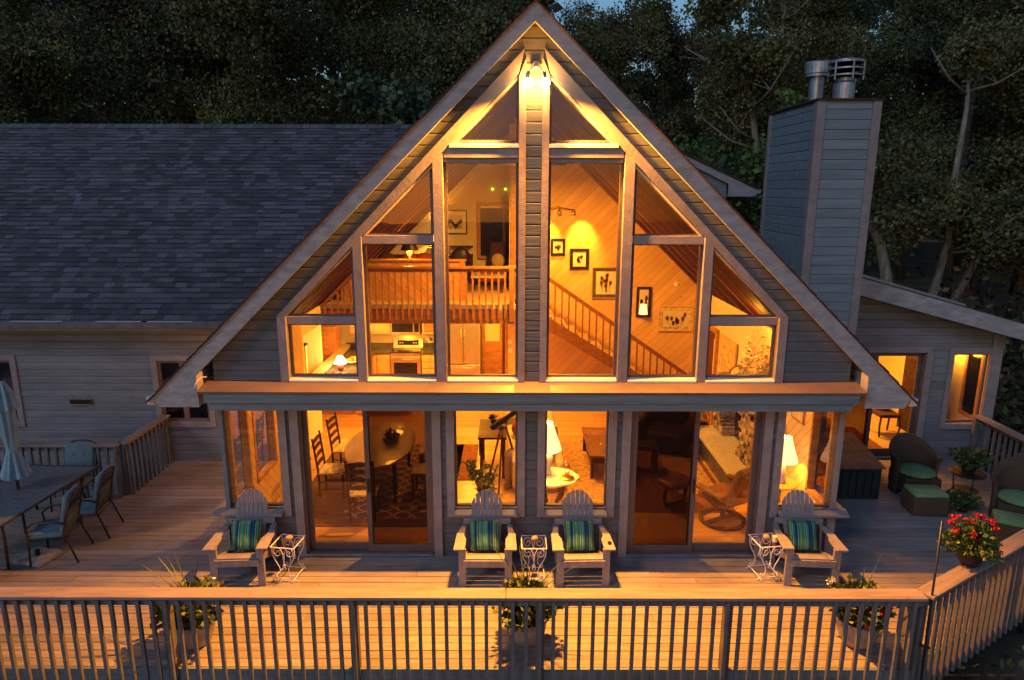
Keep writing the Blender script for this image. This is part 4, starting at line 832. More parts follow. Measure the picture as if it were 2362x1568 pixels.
again(c1, 'ladder back chair at the near end of the dining table', (-2.62, 1.15, .016), rad(182))
again(c1, 'ladder back chair on the near right of the dining table', (-1.75, 2.0, .016), rad(-92))
again(c1, 'ladder back chair on the far right of the dining table', (-1.75, 2.9, .016), rad(-88))
ht = thing('heater', 'white floor heater with slotted top left of the dining table', 'heater', (-4.5, 4.3, .004)); MB().box(-.16, .16, -.68, .68, .04, .78).build('cabinet', 'white_enamel', ht, bevel=.01); MB().box(-.09, .05, -.5, .5, .781, .786).build('grille', 'black_gloss', ht); MB().box(-.14, .14, -.64, .64, 0, .04).build('plinth', 'black_metal', ht)
h2 = thing('heater', 'white wall convector with grille squares beneath the plank wall', 'heater', (1.35, 6.95, .004)); MB().box(-.55, .55, 0, .2, .1, .62).build('cabinet', 'white_enamel', h2, bevel=.01)
for i in range(7): MB().box(-.48 + i * .13, -.38 + i * .13, -.006, 0, .42, .5).build('grille', 'oak_light', h2)
ib = thing('sideboard', 'oak island counter behind the dining chairs', 'sideboard', (-3.2, 6.1, .004)); MB().box(-.55, .55, -.02, .3, 0, .86).build('body', 'oak', ib); MB().box(-.6, .6, -.05, .34, .86, .90).build('top', 'counter_pale', ib); MB().box(-.45, .45, -.035, -.02, .12, .75).build('panel', 'oak_light', ib)
# ---- ground floor, middle windows
cn = thing('console_table', 'dark wooden drop leaf table with small plants behind the left middle window', 'table', (-.62, 3.1, .004)); MB().box(-.26, .26, -.5, .5, .76, .80).build('top', 'dark_wood', cn); MB().box(-.24, -.22, -.48, .48, .45, .76).build('leaf_panel', 'dark_wood', cn)
for sx in (-1, 1):
    for sy in (-1, 1): MB().box(sx * .2 - .025, sx * .2 + .025, sy * .42 - .025, sy * .42 + .025, 0, .76).build('leg', 'dark_wood', cn)
for (dx, dy, lb) in ((0, .25, 'small orchid with dark leaves at the back of the console table'), (.18, .0, 'tiny dark potted plant at the edge of the console table')):
    pp = thing('potted_plant', lb, 'plant', (-.62 + dx, 3.1 + dy, .804)); MB().lathe([(.04, 0), (.055, .08)], (0, 0, 0), 12).build('pot', 'pot_dark', pp); fo = MB(); r2 = random.Random(lb)
    for i in range(14): fo.leaf((0, 0, .08), .14, Vector((r2.gauss(0, 1), r2.gauss(0, 1), r2.uniform(.2, 1.4))).normalized(), .2)
    fo.tube([(0, 0, .08), (.02, 0, .3), (.05, 0, .42)], .004); fo.build('leaves', 'leaf', pp)
ts = thing('telescope', 'dark telescope on a wooden tripod behind the left middle window', 'telescope', (-.42, 2.35, .004)); 
for a in (.3, 2.4, 4.5): MB().tube([(.04 * math.cos(a), .04 * math.sin(a), 1.12), (.36 * math.cos(a), .36 * math.sin(a), 0)], [.02, .016]).build('leg', 'dark_wood', ts)
MB().tube([(-.18, -.28, 1.18), (.2, .3, 1.26)], [.045, .05], 14).build('tube', 'black_gloss', ts); MB().ball((0, 0, 1.13), .05, .05, .05).build('head', 'brass', ts)
pl = thing('potted_plant', 'large leafy house plant behind the left middle window', 'plant', (-.68, .95, .004)); MB().lathe([(.12, 0), (.17, .26), (.18, .28), (.15, .28), (.14, .25), (.01, .25)], (0, 0, 0), 18).build('pot', 'pot_dark', pl, smooth=True)
fo = MB(); r2 = random.Random(12)
for k in range(9):
    a = r2.uniform(0, 6.28); q = r2.uniform(.08, .34); h = r2.uniform(.55, 1.12); p0 = Vector((0, 0, .25)); p1 = Vector((q * math.cos(a), q * math.sin(a) * .7, h)); fo.cur = 1; fo.tube([p0, p0.lerp(p1, .5) + Vector((0, 0, .08)), p1], .008, 5); fo.cur = 0
    for i in range(26):
        t_ = .25 + .75 * i / 26; c = p0.lerp(p1, t_) + Vector((0, 0, .08 * math.sin(t_ * 3))); fo.tint = r2.uniform(.7, 2.2); fo.leaf(c, r2.uniform(.07, .13), Vector((r2.gauss(0, 1), r2.gauss(0, 1), r2.gauss(.1, .6))).normalized(), .26)
fo.build('leaves', ['leaf', 'bark'], pl)
so_ = thing('sofa', 'cream and tan sofa end with red pillow behind the left middle window', 'sofa', (-.02, 3.4, .004)); MB().box(-.35, .5, -1.1, 1.1, .1, .45).build('seat', 'cloth_cream', so_, bevel=.06); MB().box(.25, .55, -1.1, 1.1, .45, .95).build('backrest', 'cloth_cream', so_, bevel=.08)
for yy in (-1.0, 1.0): MB().box(-.38, .5, yy - .13, yy + .13, .1, .66).build('arm', 'cloth_cream', so_, bevel=.08)
MB().ball((-.12, .2, .62), .14, .22, .16).build('pillow', 'cloth_red', so_, smooth=True)
r1 = MB().box(-1.75, -.95, 2.55, 4.3, .006, .016).build('rug', 'rug_red'); tag(r1, 'dark red patterned rug behind the left middle window', 'rug')
r1 = MB().box(.35, 1.35, 1.4, 4.7, .006, .016).build('rug', 'rug_tan'); tag(r1, 'brown brick patterned rug right of the round marble table', 'rug')
ct = thing('coffee_table', 'dark square coffee table with glass candle holders behind the right middle window', 'table', (1.55, 3.3, .016)); MB().box(-.42, .42, -.75, .75, .42, .46).build('top', 'table_wood', ct); MB().box(-.38, .38, -.7, .7, .30, .42).build('apron', 'dark_wood', ct)
for sx in (-1, 1):
    for sy in (-1, 1): MB().box(sx * .36 - .03, sx * .36 + .03, sy * .66 - .03, sy * .66 + .03, 0, .3).build('leg', 'dark_wood', ct)
for i, (dx, dy) in enumerate(((-.12, -.1), (.08, .05))):
    g = thing('candle_holder', ('near' if i == 0 else 'far') + ' glass candle holder with shells on the dark coffee table', 'candle holder', (1.55 + dx, 3.3 + dy, .476)); MB().lathe([(.06, .02), (.06, .22)], (0, 0, 0), 16).build('glass', 'glass_clear', g, smooth=True); MB().lathe([(.08, 0), (.06, .03), (.01, .03)], (0, 0, 0), 14).build('base', 'brass', g)
cc = thing('armchair', 'cream armchair behind the lamp in the right middle window', 'armchair', (.18, 2.3, .004)); MB().box(-.38, .38, -.38, .38, .1, .45).build('seat', 'cloth_cream', cc, bevel=.06); MB().box(-.38, .38, .28, .5, .4, 1.02).build('backrest', 'cloth_cream', cc, bevel=.08)
for s in (-1, 1): MB().box(*sorted((s * .3, s * .45)), -.38, .42, .1, .64).build('arm', 'cloth_cream', cc, bevel=.06)
rt = thing('side_table', 'round pale marble top table with scalloped rim behind the right middle window', 'table', (.36, 1.12, .004)); MB().lathe([(.01, .68), (.40, .68), (.43, .70), (.42, .72), (.01, .72)], (0, 0, 0), 64, 1, .85, 8, .035).build('top', 'drywall_white', rt)
for k in range(4):
    a = k * math.pi / 2 + .6; MB().tube([(.12 * math.cos(a), .12 * math.sin(a), .68), (.26 * math.cos(a), .24 * math.sin(a), .5), (.10 * math.cos(a), .10 * math.sin(a), .25), (.24 * math.cos(a), .24 * math.sin(a), 0)], [.03, .035, .022, .02], 8).build('leg', 'dark_wood', rt, smooth=True)
table_lamp('large cream shade lamp on the round marble table', (.27, 1.22, .724), .42, .25, .44, 'white_enamel', 55, prof=[(.10, 0), (.10, .03), (.085, .05), (.10, .18), (.11, .30), (.07, .36), (.03, .38), (.02, .42)])
gd = thing('glass_dome_clock', 'gold anniversary clock under a glass dome on the marble table', 'clock', (.60, 1.04, .724)); MB().lathe([(.11, 0), (.11, .02), (.08, .035), (.01, .035)], (0, 0, 0), 20).build('base', 'brass', gd); MB().lathe([(.075, .035), (.075, .22), (.06, .27), (.03, .295), (.001, .30)], (0, 0, 0), 20).build('dome', 'glass_clear', gd, smooth=True)
MB().tube([(-.03, 0, .04), (-.03, 0, .2)], .006).tube([(.03, 0, .04), (.03, 0, .2)], .006).ball((0, 0, .2), .04, .02, .04).ball((0, 0, .09), .035, .035, .015).build('movement', 'brass', gd)
# ---- ground floor, right door
rr2 = MB().box(1.5, 3.4, 1.32, 3.9, .006, .016).build('rug', 'rug_red'); tag(rr2, 'large dark red rug behind the right sliding door', 'rug')
r3 = MB().box(2.62, 3.32, 1.95, 3.6, .018, .026).build('rug', 'rug_tan'); tag(r3, 'small tan patterned rug in front of the fireplace hearth', 'rug')
rc = thing('recliner', 'brown leather recliner with round swivel base behind the right sliding door', 'armchair', (3.08, 1.05, .006), rad(30))
rc.scale = (1, 1, 1); ring = MB(); ring.tube([(.34 * math.cos(a), .34 * math.sin(a), .03) for a in [i * math.pi / 14 for i in range(28)]] + [(.34, 0, .03)], .03, 8, False); ring.build('base_ring', 'dark_wood', rc, smooth=True)
MB().beam((-.32, 0, .05), (.32, 0, .05), .08, .03).tube([(0, 0, .05), (0, 0, .36)], .04).build('stem', 'dark_wood', rc)
MB().box(-.30, .30, -.30, .30, .36, .50).build('seat', 'leather', rc, bevel=.06)
MB().box(-.30, .30, -.09, .09, 0, .66, Matrix.Translation((0, -.28, .46)) @ Matrix.Rotation(rad(22), 4, 'X')).build('backrest', 'leather', rc, bevel=.07)
for s in (-1, 1): MB().box(*sorted((s * .30, s * .40)), -.34, .26, .55, .63).build('arm', 'leather', rc, bevel=.03); MB().beam((s * .35, -.2, .4), (s * .35, .1, .55), .03, .12).build('arm_support', 'dark_wood', rc)
ot = thing('footstool', 'brown leather footstool with curved legs in front of the recliner', 'stool', (2.45, 1.6, .018), rad(30)); MB().box(-.28, .28, -.2, .2, .34, .46).build('cushion', 'leather', ot, bevel=.06); MB().tube([(-.2, 0, .34), (-.24, 0, .2), (-.2, 0, .02), (.2, 0, .02), (.24, 0, .2), (.2, 0, .34)], .03).build('frame', 'dark_wood', ot, smooth=True)
ps = thing('piano_stool', 'dark padded stool behind the screen of the right sliding door', 'stool', (2.15, 3.0, .018)); MB().box(-.3, .3, -.2, .2, .44, .54).build('seat', 'leather_dark', ps, bevel=.05)
for sx in (-1, 1):
    for sy in (-1, 1): MB().lathe([(.025, 0), (.035, .2), (.02, .3), (.035, .44)], (sx * .24, sy * .14, 0), 10).build('leg', 'dark_wood', ps)
da = thing('armchair', 'dark leather armchair behind the stool near the fireplace', 'armchair', (2.85, 4.1, .006), rad(-25)); MB().box(-.38, .38, -.38, .38, .12, .46).build('seat', 'leather_dark', da, bevel=.06); MB().box(-.38, .38, .25, .48, .4, 1.05).build('backrest', 'leather_dark', da, bevel=.08)
for s in (-1, 1): MB().box(*sorted((s * .36, s * .5)), -.4, .42, .12, .66).build('arm', 'leather_dark', da, bevel=.06)
kt = thing('kettle', 'brass kettle beside the pale hearth slab', 'kettle', (3.65, 4.5, .0)); MB().lathe([(.1, .0), (.16, .1), (.13, .24), (.05, .3), (.06, .33), (.02, .38)], (0, 0, .42), 18).build('body', 'brass', kt, smooth=True); MB().box(-.14, .14, -.14, .14, 0, .42).build('stand', 'dark_wood', kt)
table_lamp('cream bell shaped lamp on the small round table in the right corner window', (3.86, .78, .78), .36, .20, .38, 'white_enamel', 42, prof=[(.05, 0), (.055, .03), (.04, .2), (.03, .33), (.015, .36)])
st_ = thing('side_table', 'small round wooden table carrying the corner lamp', 'table', (3.84, .80, .004)); MB().lathe([(.01, .75), (.25, .75), (.26, .765), (.25, .776), (.01, .776)], (0, 0, 0), 24).build('top', 'oak', st_); MB().tube([(0, 0, .75), (0, 0, .1)], .025).build('stem', 'oak', st_)
for k in range(3): a = k * 2.094; MB().tube([(0, 0, .15), (.18 * math.cos(a), .18 * math.sin(a), 0)], .018).build('leg', 'oak', st_)
# annex inside
ar = MB().box(6.1, 7.3, 4.2, 5.4, .002, .012).build('rug', 'rug_red'); tag(ar, 'dark patterned rug on the pale carpet inside the right wing', 'rug')
ag = thing('side_chair', 'dark curved leg chair inside the right wing door', 'chair', (7.75, 5.0, 0)); MB().box(-.22, .22, -.22, .22, .42, .5).build('seat', 'cloth_dark', ag, bevel=.03); MB().box(-.2, .2, .18, .24, .5, 1.0).build('backrest', 'cloth_dark', ag, bevel=.03)
for sx in (-1, 1):
    for sy in (-1, 1): MB().tube([(sx * .19, sy * .19, .42), (sx * .22, sy * .22, .25), (sx * .19, sy * .2, 0)], .02).build('leg', 'dark_wood', ag)
light('AREA', (7.0, 5.8, 2.42), 190, size=.5); light('POINT', (8.5, 4.6, 1.9), 45, size=.1)
wl = thing('table_lamp', 'small lamp glowing in the tall window of the right wing', 'lamp', (8.62, 5.2, 1.62)); MB().lathe([(.14, .25), (.08, .45)], (0, 0, 0), 16).build('lamp_shade', 'shade', wl, smooth=True); MB().lathe([(.06, 0), (.03, .25)], (0, 0, 0), 12).build('base', 'brass', wl)
dz = thing('dresser', 'tall dark cupboard silhouetted in the right wing window', 'cupboard', (8.42, 4.75, 0)); MB().box(-.14, .12, -.25, .25, 0, 1.75).build('body', 'dark_wood', dz); MB().box(-.18, .16, -.28, .28, 1.75, 1.82).build('cornice', 'dark_wood', dz)
wb = thing('bookcase', 'dark bookcase carrying a lamp in the right wing', 'bookcase', (8.6, 5.2, 0)); MB().box(-.28, .28, -.3, .3, 0, 1.62).build('case', 'dark_wood', wb)
# ================================================================ DECK
DY = -2.33
def inside_deck(x, y):
    if y < DY: return False
    if x > 4.1 and y < DY + (x - 4.1) * .616: return False
    if x > 8.58: return False
    if x < -6.92 and y > 1.92: return False
    return y < 3.46
dk = MB(); r = random.Random(11); y = DY; W_ = .137
while y < 3.44:
    y1 = y + W_ - .010
    x0 = -15.0 if y < 1.9 else -6.92
    xe0 = 8.6 if y > .41 else 4.1 + (y - DY) / .616; xe1 = 8.6 if y1 > .41 else 4.1 + (y1 - DY) / .616
    if y > .02 and y < 3.44: segs = [(x0, -4.3, -4.3), (4.3, xe0, xe1)]
    else: segs = [(x0, xe0, xe1)]
    for a, b0, b1 in segs:
        x = a
        while x < b0 - .01:
            L = r.uniform(2.4, 4.9); nx = x + L
            if nx > b0 - .6: e0, e1 = b0, b1
            else: e0 = e1 = nx
            t = r.uniform(.84, 1.12); dk.tint = (t * r.uniform(.98, 1.04), t, t * r.uniform(.95, 1.03)); h = r.uniform(-.0015, .0015)
            c = .003
            P = [(x + .002, y), (e0 - .002, y), (e1 - .002, y1), (x + .002, y1)]
            dk.prism([(q[0], q[1]) for q in P], lambda u, v, w: (u, v, w), -.03, h - .002)
            x = nx if e0 != b0 else b0
    y += W_
d_ = dk.build('deck', 'deck'); struct(d_)
jm = MB(); jm.box(-15, 4.1, DY + .03, .0, -.10, -.04); o = jm.build('deck_underside', 'box_side'); struct(o)
rim = MB(); rim.box(-15, 4.12, DY - .035, DY - .003, -.32, -.005); rim.beam((4.10, DY - .02, -.165), (8.62, .42, -.165), .035, .31); rim.box(-15, -6.94, 1.90, 1.93, -.3, -.005)
rim.build('deck_rim', 'beam_paint', d_)
sk = MB()
for k in range(120):
    xx = -15 + k * .16; 
    if xx > 4.0: break
    sk.tint = r.uniform(.8, 1.1); sk.box(xx, xx + .15, DY + .06, DY + .09, -1.3, -.32)
sk.build('deck_skirt', 'beam_paint', d_)
# ---------------- railings
def railing(label, a, b, posts, sp=.142, zb=-.27, out=-.08, capw=.19, cap_off=0, base=True, first=.06):
    t = thing('deck_railing', label, 'railing', (a[0], a[1], 0)); d = Vector((b[0] - a[0], b[1] - a[1], 0)); L = d.length; ang = math.atan2(d.y, d.x)
    t.rotation_euler.z = ang
    # local frame: x along the rail, -y outward
    n = max(1, int(L / 4.6)); rr = random.Random(label)
    cuts = [0] + sorted(L * (k + 1) / (n + 1) + rr.uniform(-.5, .5) for k in range(n)) + [L] if L > 6 else [0, L]
    for c0, c1 in zip(cuts, cuts[1:]):
        m_ = MB(); m_.tint = rr.uniform(.92, 1.08); m_.box(c0 + .002, c1 - .002, -.125, .065, .915, .952); m_.build('cap_rail', 'cap_wood', t, bevel=.006)
    MB().box(0, L, -.075, -.037, .825, .914).build('top_rail', 'rail_paint', t, bevel=.003)
    for p in posts: MB().box(p - .045, p + .045, -.036, .054, zb - .05, .914).build('post', 'rail_paint', t, bevel=.005)
    bm = MB().box(-.019, .019, -.114, -.076, zb, .90); x = first; src = None
    while x < L - .03:
        if src is None: src = bm.build('baluster', 'rail_paint', t, bevel=.003); src.location.x = x
        else: c = src.copy(); COL.objects.link(c); c.parent = t; c.location.x = x; c.rotation_euler.z = rr.uniform(-.03, .03)
        x += sp
    return t
railing('long front deck railing facing the viewer, lit amber on its cap', (-9.4, DY - .03), (4.12, DY - .03), [9.4 - 7.9, 9.4 - 5.95, 9.4 - 3.98, 9.4 - 1.97, 9.4 + .04, 9.4 + 2.06, 9.4 + 4.03])
railing('angled deck railing running up to the right behind the red geraniums', (4.12, DY - .03), (8.60, .43), [.05, 2.0, 4.0, 5.1])
railing('short deck railing at the right end by the wing window', (8.60, .43), (8.60, 3.5), [.05, 3.0])
railing('straight railing before the left wing wall behind the patio table', (-9.4, 1.93), (-6.88, 1.93), [.1, 2.45])
railing('short railing running back to the left wing window', (-6.88, 1.93), (-6.88, 3.40), [.05, 1.4])
# ================================================================ DECK OBJECTS
def adirondack(label, loc, rz):
    t = thing('adirondack_chair', label, 'chair', loc, rz, 'wooden deck chairs in a row')
    for s in (-1, 1):
        MB().box(*sorted((s * .255, s * .35)), -.40, -.355, 0, .545).build('front_leg', 'chair_wood', t, bevel=.004)
        MB().prism([(-.352, .30), (-.352, .40), (-.2, .37), (.25, .20), (.50, .04), (.50, .0), (.40, .0), (.10, .14), (-.2, .28)], lambda u, v, w: (w, u, v), *sorted((s * .258, s * .288))).build('side_rail', 'chair_wood', t)
        MB().beam((s * .31, .20, .0), (s * .31, .26, .60), .06, .03, (1, 0, 0)).build('rear_post', 'chair_wood', t)
        ar = [(.42, -.43), (.425, -.05), (.39, .08), (.36, .18), (.34, .28), (.26, .28), (.27, .14), (.285, .02), (.275, -.10), (.245, -.20), (.25, -.30), (.245, -.42), (.26, -.44), (.40, -.44)]
        ar = [(.415, -.44), (.40, -.02), (.365, .10), (.35, .28), (.27, .28), (.29, .10), (.30, -.05), (.265, -.16), (.262, -.27), (.27, -.44)]
        MB().prism([(s * u, v) for u, v in ar], lambda u, v, w: (u, v, w), .545, .572).build('arm', 'chair_wood', t, bevel=.006)
        MB().prism([(-.35, .545), (-.352, .40), (-.34, .40), (-.22, .545)], lambda u, v, w: (w, u, v), *sorted((s * .29, s * .32))).build('arm_bracket', 'chair_wood', t)
    MB().box(-.33, .33, .235, .265, .575, .66).build('back_brace', 'chair_wood', t, bevel=.004)
    ys = [-.405, -.31, -.215, -.12, -.025, .07]
    for i, yy in enumerate(ys):
        za = .395 - max(0, yy + .36) * .42; w = .085
        tt = -.42 if i else .0
        MB().box(-.29, .29, 0, w + .008, 0, .02, Matrix.Translation((0, yy, za)) @ Matrix.Rotation(math.atan(tt * .9), 4, 'X')).build('seat_slat', 'chair_wood', t, bevel=.003)
    MB().box(-.29, .29, -.425, -.405, .30, .395).build('front_apron', 'chair_wood', t, bevel=.003)
    # fanned back boards
    for i in range(7):
        u = i - 3; xb, xt = u * .053, u * .0645; w0, w1 = .0222, .0275
        arch = lambda x: .875 - .19 * (abs(x) / .223) ** 2.5
        P = [(xb - w0, 0), (xb + w0, 0)] + [(xt + w1 * (1 - k / 3), arch(xt + w1 * (1 - k / 3)) - (.010 if k in (0, 6) else 0)) for k in range(7)]
        mt = Matrix.Translation((0, .10, .20)) @ Matrix.Rotation(rad(-19), 4, 'X')
        m_ = MB(); m_.prism(P, lambda a_, b_, c_: (a_, c_, b_), 0, .02); m_.xform(mt); m_.build('back_slat', 'chair_wood', t, bevel=.003)
    for z, y in ((.30, .165), (.60, .27)): MB().box(-.22, .22, 0, .03, 0, .06, Matrix.Translation((0, .03, 0)) @ Matrix.Translation((0, y - .0, z - .03)) @ Matrix.Rotation(rad(-19), 4, 'X')).build('back_batten', 'chair_wood', t)
    return t
A1 = adirondack('wooden deck chair at far left beside the corner window', (-3.90, -.40, 0), rad(3))
A2 = again(A1, 'wooden deck chair under the left middle window', (-.615, -.40, 0), 0)
A3 = again(A1, 'wooden deck chair with a dark stain on its right arm', (.665, -.40, 0), rad(1.5))
A4 = again(A1, 'wooden deck chair at far right turned slightly to the left', (3.73, -.38, 0), rad(-4))
sn = MB(); sn.prism([(-.02, -.05), (.0, -.055), (.028, -.03), (.03, .02), (.012, .055), (-.005, .04), (-.03, .02), (-.018, -.01)], lambda u, v, w: (u + .355, v - .28, w), .5725, .576); sn.build('arm_stain', 'black_gloss', A3)
def pillow(label, loc, rz, ry):
    mb = MB(); n = 16; V = []
    def P(i, j, sgn):
        u, v = i / n * 2 - 1, j / n * 2 - 1; e = (1 - abs(u) ** 2.6) * (1 - abs(v) ** 2.6); h = .070 * max(0, e) ** .42
        cx = .205 * u * (1 - .06 * (1 - v * v)); cz = .205 * v * (1 - .06 * (1 - u * u)); return (cx, sgn * h + .004 * math.sin(9 * u + 5 * v) * e, cz)
    for sgn in (-1, 1):
        for i in range(n):
            for j in range(n):
                q = [P(i, j, sgn), P(i + 1, j, sgn), P(i + 1, j + 1, sgn), P(i, j + 1, sgn)]; mb.face(q if sgn < 0 else q[::-1])
    o = mb.build('throw_pillow', 'pillow_stripes', smooth=True); o.location = loc; o.rotation_euler = (rad(-24), rad(ry), rz)
    m = o.modifiers.new('weld', 'WELD'); m.merge_threshold = .0005
    return tag(o, label, 'pillow', 'striped pillows on the deck chairs')
def on_chair(c, label, dx, rz, ry):
    mt = Matrix.Translation(c.location) @ Matrix.Rotation(c.rotation_euler.z, 4, 'Z'); p = mt @ Vector((dx, .055, .50)); return pillow(label, p, c.rotation_euler.z + rad(rz), ry)
on_chair(A1, 'green and navy striped pillow on the far left deck chair', -.01, 2, 1)
on_chair(A2, 'tilted green striped pillow with bright yellow lines on the second deck chair', -.03, -4, -4)
on_chair(A3, 'upright green striped pillow on the deck chair with the stained arm', 0, 0, 0)
on_chair(A4, 'green yellow striped pillow on the far right deck chair', 0, 6, 2)
# wrought iron side tables
def scroll(c, r0, turns, a0, sgn=1, n=26, grow=.25):
    return [(c[0] + r0 * (1 - (1 - grow) * k / n) * math.cos(a0 + sgn * turns * 2 * math.pi * k / n), c[1] + r0 * (1 - (1 - grow) * k / n) * math.sin(a0 + sgn * turns * 2 * math.pi * k / n)) for k in range(n + 1)]
def iron_table(label, loc, rz):
    t = thing('iron_side_table', label, 'side table', loc, rz, 'white scrolled iron side tables')
    w, d, H_ = .165, .175, .50
    MB().tube([(-w, -d, H_), (w, -d, H_), (w, d, H_), (-w, d, H_), (-w, -d, H_)], .009, 6).build('top_frame', 'white_metal', t)
    MB().face([(-w, -d, H_), (w, -d, H_), (w, d, H_), (-w, d, H_)]).build('glass_top', 'glass_clear', t)
    for sy in (-1, 1):
        y = sy * (d - .03); e = MB()
        for s in (-1, 1):
            P = [(s * .005, .29)] + [(s * (.075) + s * q[0], q[1]) for q in scroll((0, .405), .072, 1.35, math.pi * 1.5 if s > 0 else math.pi * 1.5, 1, 26)] if False else None
            up = [(s * x, z) for x, z in ((.012, .27), (.03, .33), (.10, .36), (.145, .40), (.140, .45), (.10, .475), (.05, .46), (.035, .42), (.055, .385), (.09, .385), (.10, .415), (.08, .435))]
            up = [(s * x, z) for x, z in ((.155, .49), (.158, .42), (.14, .34), (.10, .26), (.065, .19), (.06, .12), (.085, .065), (.115, .05), (.13, .07), (.118, .092), (.098, .085))]
            sc = [(s * x, z) for x, z in ((.004, .30), (.012, .40), (.05, .475), (.105, .48), (.135, .43), (.115, .375), (.07, .365), (.045, .40), (.06, .435), (.09, .43), (.095, .405))]
            for Q in (up, sc):
                pts = []
                for i in range(len(Q) - 1):
                    p0, p1, p2, p3 = [Vector((*Q[max(0, min(len(Q) - 1, i + k))], 0)) for k in (-1, 0, 1, 2)]
                    for q in range(4):
                        f = q / 4; pts.append(.5 * ((2 * p1) + (p2 - p0) * f + (2 * p0 - 5 * p1 + 4 * p2 - p3) * f * f + (3 * p1 - p0 - 3 * p2 + p3) * f ** 3))
                pts.append(Vector((*Q[-1], 0))); e.tube([(q.x, y, q.y) for q in pts], .0065, 6)
        e.tube([(0, y, .30), (0, y, .24)], .006, 6); e.ball((0, y, .225), .022, .012, .028, 8, 6)
        e.tube([(.0 + .022 * math.cos(a), y, .185 + .02 * math.sin(a)) for a in [k * .5 for k in range(14)]], .005, 5)
        e.build('scroll_leg', 'white_metal', t, smooth=True)
    f = MB()
    for s in (-1, 1): f.tube([(s * .125, -d - .02, .0), (s * .135, -d, .03), (s * .14, -.05, .045), (s * .14, .05, .045), (s * .135, d, .03), (s * .125, d + .02, 0)], .007, 6)
    f.tube([(-.175, -d + .03, .008), (-.13, -d + .03, .035), (.13, -d + .03, .035), (.175, -d + .03, .008)], .007, 6); f.tube([(-.175, d - .03, .008), (-.13, d - .03, .035), (.13, d - .03, .035), (.175, d - .03, .008)], .007, 6)
    f.build('foot_rail', 'white_metal', t, smooth=True); return t
T1 = iron_table('white iron scroll table beside the far left deck chair', (-3.29, -.52, 0), rad(-8))
T2 = again(T1, 'white iron scroll table between the two middle deck chairs', (.03, -.52, 0), 0)
T3 = again(T1, 'white iron scroll table left of the far right deck chair', (3.19, -.46, 0), rad(8))
for T, lb in ((T1, 'shell ornament on the far left iron table'), (T2, 'round pale shell ornament on the middle iron table'), (T3, 'small brown shell on the right iron table')):
    s_ = MB(); s_.ball((0, 0, .035), .055, .045, .035, 12, 8, .06); o = s_.build('shell', 'shell', smooth=True); o.location = Vector(T.location) + Vector((.01, .03, .503)); o.rotation_euler.z = random.uniform(0, 3); tag(o, lb, 'shell')
cd_ = MB(); cd_.lathe([(.032, 0), (.032, .075), (.0, .075)], (0, 0, 0), 14); o = cd_.build('candle', 'wax', smooth=False, loc=Vector(T3.location) + Vector((.10, -.03, .503))); tag(o, 'cream pillar candle on the right iron table', 'candle')
# planters
def foliage(mb, c, rx, rz, n, size, seed, droop=.0):
    r = random.Random(seed)
    for i in range(n):
        a = r.uniform(0, 6.28); u = r.uniform(-1, 1); q = (r.random() ** .4); s = math.sqrt(1 - u * u); lump = 1 + .25 * math.sin(3 * a + seed) * s
        p = Vector((c[0] + rx * q * s * math.cos(a) * lump, c[1] + rx * q * s * math.sin(a) * lump, c[2] + rz * q * u - (droop * (s * q) ** 3))); mb.tint = r.uniform(.5, 1.7)
        d = Vector((s * math.cos(a) + r.gauss(0, .6), s * math.sin(a) + r.gauss(0, .6), u * .6 + r.gauss(.2, .6))).normalized(); mb.leaf(p, size * r.uniform(.6, 1.3), d, .42)
def planter(label, loc, seed, spikes, reds, whites):
    t = thing('planter', label, 'planter', loc, random.uniform(0, 3), 'stone bowl planters along the railing')
    MB().lathe([(.13, 0), (.16, .02), (.215, .14), (.235, .28), (.25, .30), (.25, .33), (.225, .33), (.215, .27), (.01, .26)], (0, 0, 0), 28).build('pot', 'pot_stone', t, smooth=True)
    MB().lathe([(.01, .30), (.215, .30), (.215, .305), (.01, .305)], (0, 0, 0), 20).build('soil', 'bark', t)
    f = MB(); foliage(f, (0, 0, .53), .33, .17, 1300, .07, seed, .08); r = random.Random(seed)
    f.cur = 1; f.tint = 1; foliage(f, (.05, .02, .55), .34, .16, 360, .065, seed + 1, .1); f.build('foliage', ['leaf', 'leaf_yellow'], t)
    b = MB()
    for k in range(spikes):
        a = r.uniform(0, 6.28); L = r.uniform(.5, .85); lean = r.uniform(.12, .6); pts = []; w = .012
        for i in range(7):
            s = i / 6; pts.append((Vector((math.cos(a) * lean * L * s * (1 + .5 * s), math.sin(a) * lean * L * s * (1 + .5 * s), .40 + L * s * (1 - lean * .45 * s))), w * (1 - s) ** .6 + .0008))
        tx = Vector((-math.sin(a), math.cos(a), 0)); b.tint = r.uniform(.7, 1.5)
        for (p, q), (p2, q2) in zip(pts, pts[1:]): b.face([p - tx * q, p + tx * q, p2 + tx * q2, p2 - tx * q2])
    b.build('spike_leaves', 'blade', t)
    for nm, cnt, m_ in (('red_bloom', reds, 'flower_red'), ('white_bloom', whites, 'flower_white')):
        if not cnt: continue
        for k in range(cnt):
            g = MB(); a = r.uniform(0, 6.28); q = r.uniform(.26, .38); c = (q * math.cos(a), q * math.sin(a), r.uniform(.42, .66))
            for i in range(14): g.leaf(Vector(c) + Vector((r.gauss(0, .012), r.gauss(0, .012), r.gauss(0, .01))), .028, None, .5)
            g.build(nm, m_, t)
    return t
planter('stone planter at left behind the railing with thin spikes and a red bloom', (-3.93, -1.93, 0), 21, 13, 4, 4)
planter('stone planter in the middle behind the railing with long arching blades', (-.09, -1.87, 0), 33, 20, 0, 9)
planter('stone planter at right behind the railing with red and white blooms', (3.74, -1.90, 0), 47, 14, 9, 5)
gz = thing('geranium_pot', 'dark pot of bright red geraniums standing on the angled railing', 'potted plant', (4.98, -1.80, .952))
gz.scale = (.86, .86, .86)
